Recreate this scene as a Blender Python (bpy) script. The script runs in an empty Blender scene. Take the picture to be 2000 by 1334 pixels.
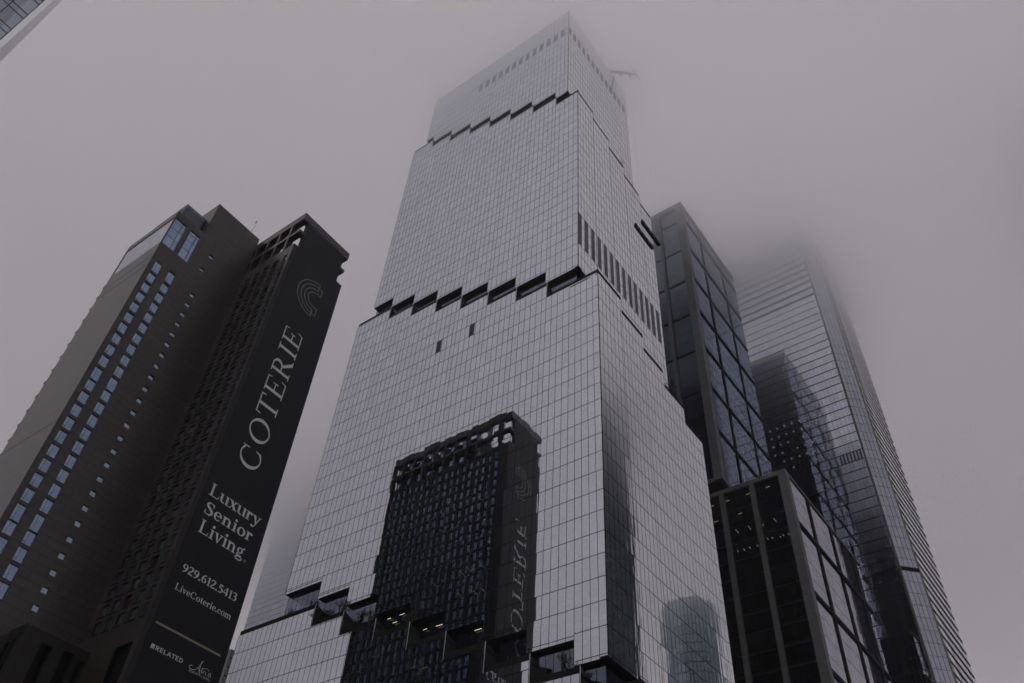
import bpy, math, random
from mathutils import Matrix, Vector
random.seed(7)
rad = math.radians
S = bpy.context.scene
COL = S.collection

# ------------------------------------------------------------------ camera
cam_d = bpy.data.cameras.new('camera')
cam = bpy.data.objects.new('camera', cam_d); COL.objects.link(cam)
cam_d.sensor_width = 36.0; cam_d.lens = 29.964; cam_d.clip_start = 0.1; cam_d.clip_end = 8000
RR = ((0.8070780258534704, 0.5878711734803013, 0.05506853525706096),
      (-0.39420778017798075, 0.6059280225614847, -0.6909786230570938),
      (-0.439573982660045, 0.5359652179625298, 0.7207745825865146))   # right, down, forward
cam.matrix_world = Matrix(((RR[0][0], -RR[1][0], -RR[2][0], 0.0), (RR[0][1], -RR[1][1], -RR[2][1], 0.0),
                           (RR[0][2], -RR[1][2], -RR[2][2], 1.7), (0, 0, 0, 1)))
S.camera = cam

# ------------------------------------------------------------------ sky, sun, exposure
SUN_EL, SUN_AZ = rad(44), rad(165)
W = bpy.data.worlds.new('World'); S.world = W; W.use_nodes = True
nt = W.node_tree; nt.nodes.clear()
def N(tree, kind, **kw):
    n = tree.nodes.new(kind)
    for k, v in kw.items(): setattr(n, k, v)
    return n
w_out = N(nt, 'ShaderNodeOutputWorld'); bg = N(nt, 'ShaderNodeBackground'); bg.inputs['Strength'].default_value = 0.15
sky = N(nt, 'ShaderNodeTexSky', sky_type='NISHITA', sun_disc=False, sun_elevation=SUN_EL, sun_rotation=SUN_AZ)
hsv = N(nt, 'ShaderNodeHueSaturation'); hsv.inputs['Saturation'].default_value = 0.25
tc = N(nt, 'ShaderNodeTexCoord')
nz = N(nt, 'ShaderNodeTexNoise'); nz.inputs['Scale'].default_value = 3.4; nz.inputs['Detail'].default_value = 6; nz.inputs['Roughness'].default_value = 0.5
rp = N(nt, 'ShaderNodeValToRGB')                       # overcast cloud sheet, lighter and darker patches
rp.color_ramp.elements[0].position = 0.3; rp.color_ramp.elements[0].color = (2.17, 2.00, 2.16, 1)
rp.color_ramp.elements[1].position = 0.72; rp.color_ramp.elements[1].color = (5.0, 4.62, 4.98, 1)
mx = N(nt, 'ShaderNodeMixRGB'); mx.inputs['Fac'].default_value = 0.94
nt.links.new(tc.outputs['Generated'], nz.inputs['Vector']); nt.links.new(nz.outputs['Fac'], rp.inputs['Fac'])
nt.links.new(sky.outputs['Color'], hsv.inputs['Color']); nt.links.new(hsv.outputs['Color'], mx.inputs['Color1'])
nt.links.new(rp.outputs['Color'], mx.inputs['Color2']); sp = N(nt, 'ShaderNodeSeparateXYZ'); mr_ = N(nt, 'ShaderNodeMapRange'); mu_ = N(nt, 'ShaderNodeMixRGB', blend_type='MULTIPLY'); mu_.inputs['Fac'].default_value = 1.0
mr_.inputs['From Min'].default_value = 0.25; mr_.inputs['From Max'].default_value = 0.85; mr_.inputs['To Min'].default_value = 0.97; mr_.inputs['To Max'].default_value = 1.42   # sky brightened to the north, offsetting the low cloud's darkening
nt.links.new(tc.outputs['Generated'], sp.inputs[0]); nt.links.new(sp.outputs[1], mr_.inputs['Value']); nt.links.new(mr_.outputs['Result'], mu_.inputs['Color2'])
nt.links.new(mx.outputs['Color'], mu_.inputs['Color1']); nt.links.new(mu_.outputs['Color'], bg.inputs['Color'])
nt.links.new(bg.outputs['Background'], w_out.inputs['Surface'])

sun_d = bpy.data.lights.new('sun', 'SUN'); sun_d.energy = 1.25; sun_d.angle = rad(25); sun_d.color = (1.0, 0.97, 0.93)
sun = bpy.data.objects.new('sun', sun_d); COL.objects.link(sun)
sd = Vector((math.sin(SUN_AZ) * math.cos(SUN_EL), math.cos(SUN_AZ) * math.cos(SUN_EL), math.sin(SUN_EL)))
sun.rotation_euler = (-sd).to_track_quat('-Z', 'Y').to_euler(); sun.location = (0, -40, 400)

vs = S.view_settings; vs.view_transform = 'Standard'; vs.look = 'None'; vs.exposure = -0.47; vs.gamma = 1.0; vs.use_curve_mapping = False
cy = S.cycles
cy.max_bounces = 14; cy.diffuse_bounces = 3; cy.glossy_bounces = 5; cy.transmission_bounces = 4
cy.transparent_max_bounces = 16; cy.volume_bounces = 10; cy.use_denoising = True
cy.sample_clamp_indirect = 6.0

# ------------------------------------------------------------------ materials
MATS = {}
def newmat(name):
    m = bpy.data.materials.new(name); m.use_nodes = True; m.node_tree.nodes.clear()
    o = N(m.node_tree, 'ShaderNodeOutputMaterial'); MATS[name] = m
    return m, m.node_tree, o
def solid(name, col, rough=0.5, metal=0.0, spec=0.5, var=0.12, scale=0.35, bump=0.0):
    m, t, o = newmat(name)
    p = N(t, 'ShaderNodeBsdfPrincipled')
    p.inputs['Roughness'].default_value = rough; p.inputs['Metallic'].default_value = metal
    p.inputs['Specular IOR Level'].default_value = spec
    c = N(t, 'ShaderNodeTexCoord'); n = N(t, 'ShaderNodeTexNoise')
    n.inputs['Scale'].default_value = scale; n.inputs['Detail'].default_value = 6; n.inputs['Roughness'].default_value = 0.62
    r = N(t, 'ShaderNodeValToRGB')
    r.color_ramp.elements[0].position = 0.3; r.color_ramp.elements[0].color = tuple(x * (1 - var) for x in col) + (1,)
    r.color_ramp.elements[1].position = 0.7; r.color_ramp.elements[1].color = tuple(min(1, x * (1 + var)) for x in col) + (1,)
    t.links.new(c.outputs['Object'], n.inputs['Vector']); t.links.new(n.outputs['Fac'], r.inputs['Fac'])
    t.links.new(r.outputs['Color'], p.inputs['Base Color'])
    if bump:
        b = N(t, 'ShaderNodeBump'); b.inputs['Strength'].default_value = bump; b.inputs['Distance'].default_value = 0.02
        t.links.new(n.outputs['Fac'], b.inputs['Height']); t.links.new(b.outputs['Normal'], p.inputs['Normal'])
    t.links.new(p.outputs['BSDF'], o.inputs['Surface'])
    return m
def panels(name, col, pw, ph, rough=0.35, spec=0.5, joint=0.02, jcol=0.35, var=0.1):
    """cladding of offset panels with thin open joints, laid out along each wall"""
    m, t, o = newmat(name)
    p = N(t, 'ShaderNodeBsdfPrincipled'); p.inputs['Roughness'].default_value = rough; p.inputs['Specular IOR Level'].default_value = spec
    c = N(t, 'ShaderNodeTexCoord'); s = N(t, 'ShaderNodeSeparateXYZ'); a = N(t, 'ShaderNodeMath', operation='ADD'); k = N(t, 'ShaderNodeCombineXYZ')
    b = N(t, 'ShaderNodeTexBrick'); b.inputs['Scale'].default_value = 1.0
    b.inputs['Brick Width'].default_value = pw; b.inputs['Row Height'].default_value = ph
    b.inputs['Mortar Size'].default_value = joint; b.inputs['Mortar Smooth'].default_value = 0.1; b.inputs['Bias'].default_value = 0.0
    b.inputs['Color1'].default_value = tuple(x * (1 - var) for x in col) + (1,)
    b.inputs['Color2'].default_value = tuple(x * (1 + var) for x in col) + (1,)
    b.inputs['Mortar'].default_value = tuple(x * jcol for x in col) + (1,)
    n = N(t, 'ShaderNodeTexNoise'); n.inputs['Scale'].default_value = 0.25; n.inputs['Detail'].default_value = 7
    mm = N(t, 'ShaderNodeMixRGB', blend_type='MULTIPLY'); mm.inputs['Fac'].default_value = 0.35
    bu = N(t, 'ShaderNodeBump'); bu.inputs['Strength'].default_value = 0.4; bu.inputs['Distance'].default_value = 0.02; bu.invert = True
    L = t.links.new
    L(c.outputs['Object'], s.inputs[0]); L(s.outputs[0], a.inputs[0]); L(s.outputs[1], a.inputs[1]); L(a.outputs[0], k.inputs[0]); L(s.outputs[2], k.inputs[1])
    L(k.outputs[0], b.inputs['Vector']); L(c.outputs['Object'], n.inputs['Vector']); L(b.outputs['Color'], mm.inputs['Color1']); L(n.outputs['Fac'], mm.inputs['Color2'])
    L(mm.outputs['Color'], p.inputs['Base Color']); L(b.outputs['Fac'], bu.inputs['Height']); L(bu.outputs['Normal'], p.inputs['Normal'])
    L(p.outputs['BSDF'], o.inputs['Surface'])
    return m
def glass(name, tint, lo, hi, see=0.35, rough=0.0, var=0.06, wave=0.0, wscale=(0.6, 0.6, 0.25), seecol=(0.8, 0.9, 0.95)):
    """coated window glass: a mirror film over tinted see-through glass; each pane differs a little"""
    m, t, o = newmat(name)
    L = t.links.new
    g = N(t, 'ShaderNodeNewGeometry'); mp = N(t, 'ShaderNodeMapRange')
    mp.inputs['To Min'].default_value = 1 - var; mp.inputs['To Max'].default_value = 1 + var
    hs = N(t, 'ShaderNodeHueSaturation'); hs.inputs['Color'].default_value = tint + (1,)
    L(g.outputs['Random Per Island'], mp.inputs['Value']); L(mp.outputs['Result'], hs.inputs['Value'])
    mp2 = N(t, 'ShaderNodeMapRange'); mp2.inputs['To Min'].default_value = 0.88; mp2.inputs['To Max'].default_value = 1.12
    ml = N(t, 'ShaderNodeMath', operation='MULTIPLY'); ml.inputs[1].default_value = 7.31
    fr = N(t, 'ShaderNodeMath', operation='FRACT')
    L(g.outputs['Random Per Island'], ml.inputs[0]); L(ml.outputs[0], fr.inputs[0]); L(fr.outputs[0], mp2.inputs['Value']); L(mp2.outputs['Result'], hs.inputs['Saturation'])
    gl = N(t, 'ShaderNodeBsdfGlossy'); gl.inputs['Roughness'].default_value = rough; L(hs.outputs['Color'], gl.inputs['Color'])
    tr = N(t, 'ShaderNodeBsdfTransparent'); tr.inputs['Color'].default_value = tuple(see * x for x in seecol) + (1,)
    lw = N(t, 'ShaderNodeLayerWeight'); lw.inputs['Blend'].default_value = 0.35
    mr = N(t, 'ShaderNodeMapRange'); mr.inputs['To Min'].default_value = lo; mr.inputs['To Max'].default_value = hi
    L(lw.outputs['Facing'], mr.inputs['Value'])
    mix = N(t, 'ShaderNodeMixShader'); L(mr.outputs['Result'], mix.inputs[0]); L(tr.outputs[0], mix.inputs[1]); L(gl.outputs[0], mix.inputs[2])
    if wave:
        c = N(t, 'ShaderNodeTexCoord'); mpp = N(t, 'ShaderNodeMapping'); mpp.inputs['Scale'].default_value = wscale
        n = N(t, 'ShaderNodeTexNoise'); n.inputs['Scale'].default_value = 1.0; n.inputs['Detail'].default_value = 2
        b = N(t, 'ShaderNodeBump'); b.inputs['Strength'].default_value = 1.0; b.inputs['Distance'].default_value = wave
        L(c.outputs['Object'], mpp.inputs['Vector']); L(mpp.outputs[0], n.inputs['Vector']); L(n.outputs['Fac'], b.inputs['Height']); L(b.outputs['Normal'], gl.inputs['Normal'])
    L(mix.outputs[0], o.inputs['Surface'])
    return m
def lampmat(name, col, s):
    m, t, o = newmat(name)
    e = N(t, 'ShaderNodeEmission'); e.inputs['Color'].default_value = col + (1,); e.inputs['Strength'].default_value = s
    t.links.new(e.outputs[0], o.inputs['Surface']); return m
def grille(name):
    """perforated metal screen: dark round-cornered holes in a grey sheet"""
    m, t, o = newmat(name); L = t.links.new
    p = N(t, 'ShaderNodeBsdfPrincipled'); p.inputs['Roughness'].default_value = 0.5
    c = N(t, 'ShaderNodeTexCoord'); s = N(t, 'ShaderNodeSeparateXYZ'); a = N(t, 'ShaderNodeMath', operation='ADD'); k = N(t, 'ShaderNodeCombineXYZ')
    ck = N(t, 'ShaderNodeTexChecker'); ck.inputs['Scale'].default_value = 3.2
    ck.inputs['Color1'].default_value = (0.012, 0.012, 0.014, 1); ck.inputs['Color2'].default_value = (0.12, 0.12, 0.13, 1)
    L(c.outputs['Object'], s.inputs[0]); L(s.outputs[0], a.inputs[0]); L(s.outputs[1], a.inputs[1]); L(a.outputs[0], k.inputs[0]); L(s.outputs[2], k.inputs[1])
    k.inputs[2].default_value = 0.05; L(k.outputs[0], ck.inputs['Vector']); L(ck.outputs['Color'], p.inputs['Base Color']); L(p.outputs[0], o.inputs['Surface'])
    return m

M = {}
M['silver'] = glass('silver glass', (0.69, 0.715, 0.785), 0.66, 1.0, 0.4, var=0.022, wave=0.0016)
M['silver_lightened'] = glass('silver glass lightened', (0.88, 0.90, 0.91), 0.80, 1.0, 0.4, var=0.02, wave=0.004, wscale=(1.4, 1.4, 0.12))  # silver glass again, lighter tint standing in for brighter reflected sky on side faces
M['recess'] = glass('terrace glass', (0.30, 0.34, 0.44), 0.26, 0.9, 0.5, wave=0.004)
M['steel'] = glass('blue tower glass', (0.60, 0.62, 0.73), 0.56, 1.0, 0.4, wave=0.006, wscale=(1.2, 1.2, 0.3))
M['indigo'] = glass('indigo glass', (0.45, 0.49, 0.61), 0.46, 1.0, 0.4, wave=0.012, wscale=(1.6, 1.6, 0.5))
M['wing_glass'] = glass('wing window glass', (0.40, 0.48, 0.50), 0.10, 0.8, 0.9, var=0.3, wave=0.003)
M['blind_dk'] = solid('grey green blind', (0.15, 0.17, 0.155), 0.8, spec=0.1, var=0.3, scale=0.15)
M['pale_blue'] = glass('pale blue tower glass', (0.66, 0.66, 0.74), 0.6, 1.0, 0.4, wave=0.004)
M['slab_glass'] = glass('slate glass', (0.40, 0.45, 0.55), 0.40, 0.95, 0.3, wave=0.01)
M['dusk_glass'] = glass('deep blue office glass', (0.32, 0.37, 0.45), 0.11, 0.8, 0.4, wave=0.006)
M['black_glass'] = glass('dark office glass', (0.30, 0.33, 0.36), 0.12, 0.7, 0.4, wave=0.006)
M['hotel_glass'] = glass('hotel window glass', (0.44, 0.57, 0.77), 0.50, 1.0, 0.65, var=0.16, wave=0.003)
M['pale_glass'] = glass('pale glass', (0.72, 0.74, 0.80), 0.7, 1.0, 0.3, wave=0.003)
M['teal'] = glass('teal glass', (0.32, 0.40, 0.48), 0.5, 1.0, 0.3, wave=0.01)
M['near_glass'] = glass('grey blue glass', (0.42, 0.45, 0.54), 0.5, 1.0, 0.3, wave=0.003)
M['mull'] = solid('mullion metal', (0.008, 0.009, 0.014), 0.7, spec=0.08, var=0.05)
M['mull_lt'] = solid('grey louver metal', (0.16, 0.16, 0.17), 0.45, 0.3, var=0.05)
M['mull_dk'] = solid('dark mullion metal', (0.009, 0.010, 0.015), 0.7, spec=0.08, var=0.05)
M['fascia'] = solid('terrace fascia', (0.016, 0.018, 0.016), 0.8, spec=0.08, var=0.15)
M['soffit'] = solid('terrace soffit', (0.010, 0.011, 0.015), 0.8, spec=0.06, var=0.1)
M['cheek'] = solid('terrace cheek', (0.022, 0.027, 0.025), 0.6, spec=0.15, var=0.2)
M['core'] = solid('dark interior', (0.008, 0.009, 0.011), 0.8, spec=0.1, var=0.3, scale=0.2)
M['hotel'] = panels('hotel cladding', (0.042, 0.033, 0.0315), 4.8, 1.44, rough=0.30, spec=0.5, joint=0.09, jcol=0.3, var=0.17)
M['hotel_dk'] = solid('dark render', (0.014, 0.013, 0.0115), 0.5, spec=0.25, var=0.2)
M['frame'] = solid('window frame', (0.012, 0.015, 0.022), 0.4, var=0.1)
M['blind'] = solid('window blind', (0.24, 0.27, 0.28), 0.7, var=0.1)
M['void'] = solid('dark opening', (0.004, 0.004, 0.005), 0.8, spec=0.1, var=0.1)
M['banner'] = solid('banner vinyl', (0.0065, 0.0085, 0.011), 0.45, spec=0.16, var=0.2, scale=0.1)
M['letter'] = solid('white lettering', (0.62, 0.62, 0.60), 0.5, var=0.05)
M['gold'] = solid('olive rule', (0.25, 0.23, 0.16), 0.5, var=0.05)
M['logo'] = solid('grey emblem', (0.24, 0.26, 0.25), 0.5, var=0.05)
M['stone'] = panels('grey stone', (0.115, 0.118, 0.118), 3.2, 1.6, rough=0.55, spec=0.35, joint=0.02, jcol=0.55, var=0.14)
M['white_panel'] = solid('white metal panel', (0.55, 0.55, 0.56), 0.4, var=0.06)
M['silver_metal'] = solid('brushed metal', (0.86, 0.85, 0.87), 0.3, 0.95, var=0.04)
M['brass'] = solid('bronze strip', (0.20, 0.18, 0.14), 0.4, 0.3)
M['crane'] = solid('crane steel', (0.05, 0.05, 0.055), 0.5)
M['twig'] = solid('bare twigs', (0.03, 0.026, 0.022), 0.8, var=0.3)
M['asphalt'] = solid('asphalt', (0.05, 0.05, 0.052), 0.8, var=0.25, scale=0.8, bump=0.3)
M['pave'] = solid('pavement concrete', (0.24, 0.235, 0.225), 0.8, var=0.15, scale=0.6)
M['block'] = panels('grey block facade', (0.22, 0.22, 0.225), 3.0, 1.2, rough=0.7, spec=0.2)
M['lamp'] = lampmat('office lamp', (1.0, 0.84, 0.58), 1.3)
M['lamp_cool'] = lampmat('cool office lamp', (0.95, 0.97, 1.0), 0.9)
M['louver'] = grille('louver screen')
M['crown_win'] = glass('crown vent', (0.30, 0.30, 0.33), 0.5, 0.9, 0.3)

# ------------------------------------------------------------------ building helpers
class MB:
    def __init__(s): s.v = []; s.f = []; s.m = []; s.mats = []
    def mi(s, mat):
        mm = M[mat]
        if mm not in s.mats: s.mats.append(mm)
        return s.mats.index(mm)
    def face(s, pts, mat):
        k = len(s.v); s.v += [tuple(p) for p in pts]; s.f.append(tuple(range(k, k + len(pts)))); s.m.append(s.mi(mat))
    def box(s, x0, x1, y0, y1, z0, z1, mat, skip=''):
        P = [(x0, y0, z0), (x1, y0, z0), (x1, y1, z0), (x0, y1, z0), (x0, y0, z1), (x1, y0, z1), (x1, y1, z1), (x0, y1, z1)]
        k = len(s.v); s.v += P; i = s.mi(mat)
        for q, n in (((0, 3, 2, 1), 'b'), ((4, 5, 6, 7), 't'), ((0, 1, 5, 4), 'y'), ((1, 2, 6, 5), 'X'), ((2, 3, 7, 6), 'Y'), ((3, 0, 4, 7), 'x')):
            if n in skip: continue
            s.f.append(tuple(k + a for a in q)); s.m.append(i)
    def prism(s, poly, z0, z1, mat):
        n = len(poly); k = len(s.v); i = s.mi(mat)
        s.v += [(x, y, z0) for x, y in poly] + [(x, y, z1) for x, y in poly]
        s.f.append(tuple(k + j for j in reversed(range(n)))); s.m.append(i)
        s.f.append(tuple(k + n + j for j in range(n))); s.m.append(i)
        for j in range(n):
            s.f.append((k + j, k + (j + 1) % n, k + n + (j + 1) % n, k + n + j)); s.m.append(i)
    def tube(s, a, b, r0, r1, mat, n=5):
        a = Vector(a); b = Vector(b); d = (b - a).normalized()
        u = d.orthogonal().normalized(); w = d.cross(u); k = len(s.v); i = s.mi(mat)
        for c, r in ((a, r0), (b, r1)):
            s.v += [tuple(c + (u * math.cos(6.2832 * j / n) + w * math.sin(6.2832 * j / n)) * r) for j in range(n)]
        for j in range(n): s.f.append((k + j, k + (j + 1) % n, k + n + (j + 1) % n, k + n + j)); s.m.append(i)
        s.f.append(tuple(k + j for j in reversed(range(n)))); s.m.append(i); s.f.append(tuple(k + n + j for j in range(n))); s.m.append(i)
    def build(s, name, parent=None, loc=(0, 0, 0)):
        me = bpy.data.meshes.new(name); me.from_pydata(s.v, [], s.f)
        for m in s.mats: me.materials.append(m)
        me.polygons.foreach_set('material_index', s.m); me.update()
        o = bpy.data.objects.new(name, me); COL.objects.link(o); o.location = loc
        if parent: o.parent = parent
        return o
class Fr:
    """a vertical facade plane: u runs along it, d is the distance out of it"""
    def __init__(s, o, d, n): s.o = o; s.d = d; s.n = n
    def p(s, u, z, d=0.0): return (s.o[0] + s.d[0] * u + s.n[0] * d, s.o[1] + s.d[1] * u + s.n[1] * d, z)
    def quad(s, mb, u0, u1, z0, z1, mat, d=0.0):
        pts = [s.p(u0, z0, d), s.p(u1, z0, d), s.p(u1, z1, d), s.p(u0, z1, d)]
        if s.d[0] * s.n[1] - s.d[1] * s.n[0] > 0: pts.reverse()
        mb.face(pts, mat)
    def box(s, mb, u0, u1, z0, z1, d0, d1, mat):
        k = len(mb.v); i = mb.mi(mat)
        mb.v += [s.p(u, z, d) for d in (d0, d1) for z in (z0, z1) for u in (u0, u1)]
        qs = ((0, 2, 3, 1), (4, 5, 7, 6), (0, 1, 5, 4), (2, 6, 7, 3), (0, 4, 6, 2), (1, 3, 7, 5))
        flip = s.d[0] * s.n[1] - s.d[1] * s.n[0] > 0
        for q in qs:
            q = tuple(k + a for a in q)
            mb.f.append(q[::-1] if flip else q); mb.m.append(i)
def front(y): return Fr((0, y), (1, 0), (0, -1))
def back(y): return Fr((0, y), (1, 0), (0, 1))
def right(x): return Fr((x, 0), (0, 1), (1, 0))
def left(x): return Fr((x, 0), (0, 1), (-1, 0))
def thing(name, label, cat, loc=(0, 0, 0), group=None):
    o = bpy.data.objects.new(name, None); COL.objects.link(o); o.location = loc; o.empty_display_size = 1
    o['label'] = label; o['category'] = cat
    if group: o['group'] = group
    return o
def tag(o, label, cat, group=None):
    o['label'] = label; o['category'] = cat
    if group: o['group'] = group
    return o
def structure(o): o['kind'] = 'structure'; return o
def dup(root, loc, label=None):
    r = root.copy(); COL.objects.link(r); r.location = loc
    if label: r['label'] = label
    for ch in list(root.children):
        c = ch.copy(); COL.objects.link(c); c.parent = r
    return r
def curtain(mb, fr, u0, u1, z0, z1, ncol, zlines, gm, pm, vw=0.085, hw=0.11, vp=0.012, hp=0.018, tilt=0.0015, seams=True):
    """panes (each slightly out of true) plus mullions between them"""
    us = [u0 + (u1 - u0) * k / ncol for k in range(ncol + 1)]
    zs = [z0] + [z for z in zlines if z0 + 0.2 < z < z1 - 0.2] + [z1]
    flip = fr.d[0] * fr.n[1] - fr.d[1] * fr.n[0] > 0
    for i in range(ncol):
        for j in range(len(zs) - 1):
            a = random.gauss(0, tilt) * (us[i + 1] - us[i]) / 2; b = random.gauss(0, tilt) * (zs[j + 1] - zs[j]) / 2
            pts = [fr.p(us[i], zs[j], -a - b), fr.p(us[i + 1], zs[j], a - b), fr.p(us[i + 1], zs[j + 1], a + b), fr.p(us[i], zs[j + 1], -a + b)]
            if flip: pts.reverse()
            mb.face(pts, gm)
    if not seams: return
    for u in us: fr.box(mb, u - vw / 2, u + vw / 2, z0, z1, -0.03, vp, pm)
    for z in zs[1:-1]: fr.box(mb, u0, u1, z - hw / 2, z + hw / 2, -0.03, hp, pm)
def wall_holes(mb, fr, u0, u1, z0, z1, holes, mat, depth=0.25):
    """a wall face with real window openings and their reveals"""
    us = sorted({u0, u1} | {h[0] for h in holes} | {h[1] for h in holes}); us = [u for u in us if u0 <= u <= u1]
    for i in range(len(us) - 1):
        a, b = us[i], us[i + 1]; mid = (a + b) / 2
        cuts = sorted((h[2], h[3]) for h in holes if h[0] < mid < h[1]); z = z0
        for c0, c1 in cuts:
            if c0 > z: fr.quad(mb, a, b, z, c0, mat)
            z = max(z, c1)
        if z < z1: fr.quad(mb, a, b, z, z1, mat)
    for a, b, c0, c1 in holes:
        for P in ([(a, c0), (b, c0)], [(b, c0), (b, c1)], [(b, c1), (a, c1)], [(a, c1), (a, c0)]):
            (ua, za), (ub, zb) = P
            mb.face([fr.p(ua, za, 0), fr.p(ub, zb, 0), fr.p(ub, zb, -depth), fr.p(ua, za, -depth)], mat)

# ------------------------------------------------------------------ ground
g = MB(); g.box(-3000, 3000, -3000, 3000, -1, 0, 'asphalt'); structure(g.build('ground'))
g = MB()
for x0, x1, y0, y1 in ((-175, -50, 96, 156), (-160, -104, 30, 80), (-70, -24, -40, 4), (-150, -50, 184, 250), (-20, 5, -6, 3)):
    g.box(x0, x1, y0, y1, 0.0, 0.14, 'pave', 'b')
structure(g.build('pavement'))

# ------------------------------------------------------------------ the stepped glass tower
FL = 4.217
tower = thing('stepped_glass_tower', 'tall silver glass skyscraper stepping back at planted terraces in the middle of the view', 'skyscraper', (-100, 125, 0))
def T(mb, name): 
    o = mb.build(name, tower); o.matrix_parent_inverse = tower.matrix_basis.inverted() if False else Matrix.Translation((100, -125, 0)); return o
def bays(breaks, ends, vals): 
    e = [ends[0]] + breaks + [ends[1]]
    return [(min(e[i], e[i + 1]), max(e[i], e[i + 1]), vals[i]) for i in range(len(vals))]
TIERS = {
 1: dict(xr=-72.5, xl=-135.5, yf=106.1, yb=145.6, zl0=250.68, top=311.0),
 2: dict(xr=-68.0, xl=-139.6, yf=105.0, yb=147.2, zl0=238.74),
 3: dict(xr=-61.85, xl=-142.7, yf=103.5, yb=149.3, zl0=145.98),
 4: dict(xr=-55.8, xl=-152.0, yf=101.5, yb=152.0, zl0=86.3)}
bt = {}   # per tier: left-face bay bottoms and tops, right-face bay bottoms and tops
bt[1] = dict(lb=([-77.2, -86.6, -95.6, -104.6, -113.7, -122.8, -131.9], [249.8 + 4.27 * k for k in range(8)]), lt=([], [311.0]),
             rb=([113.4, 122.2, 131.1, 140.3], [249.8 - 4.25 * k for k in range(5)]), rt=([], [311.0]))
bt[2] = dict(lb=([-77.3, -86.5, -95.6, -104.6, -113.7, -122.8, -131.8], [158.0 + 4.22 * k for k in range(8)]),
             lt=([-76.2, -85.2, -94.4, -103.4, -112.4, -121.6, -130.6], [243.2 + 4.38 * k for k in range(8)]),
             rb=([113.5, 122.9, 131.7, 141.0], [158.0 - 4.2 * k for k in range(5)]),
             rt=([113.6, 122.5, 131.3, 140.3], [242.2, 238.4, 234.0, 229.8, 225.6]))
bt[3] = dict(lb=([-67.9, -77.0, -86.2, -95.1, -104.1, -113.1, -122.2, -131.4], [60.75, 64.95, 69.1, 73.25, 77.45, 81.55, 86.0, 90.1, 94.3]),
             lt=([-75.8, -84.85, -93.85, -102.9, -111.9, -121.1, -130.1], [150.2 + 4.25 * k for k in range(8)]),
             rb=([112.8, 122], [60.75, 56.6, 52.4]), rt=([113.5, 122.9, 131.8, 141.0], [149.9, 145.7, 141.6, 137.4, 132.9]))
bt[4] = dict(lb=([], [0.2]), lt=([-65.6, -74.8, -83.9, -92.8, -101.8, -110.7, -120.1, -129.05], [54.1, 58.3, 62.45, 66.75, 70.8, 74.95, 78.1, 82.3, 86.3]),
             rb=([], [0.2]), rt=([110.8, 120], [54.1, 49.8, 45.5]))
def segs(b0, v0, b1, v1, e0, e1):
    """merge bottom and top steps into bays (a, b, bottom, top)"""
    sgn = 1 if e1 > e0 else -1
    cuts = sorted(set([e0, e1] + [b for b in b0 if min(e0, e1) < b < max(e0, e1)] + [b for b in b1 if min(e0, e1) < b < max(e0, e1)]), reverse=sgn < 0)
    out = []
    for a, b in zip(cuts, cuts[1:]):
        m = (a + b) / 2
        i = sum(1 for q in b0 if (q - m) * sgn < 0); j = sum(1 for q in b1 if (q - m) * sgn < 0)
        out.append((min(a, b), max(a, b), v0[i], v1[j]))
    return out
REC = 1.15
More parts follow.
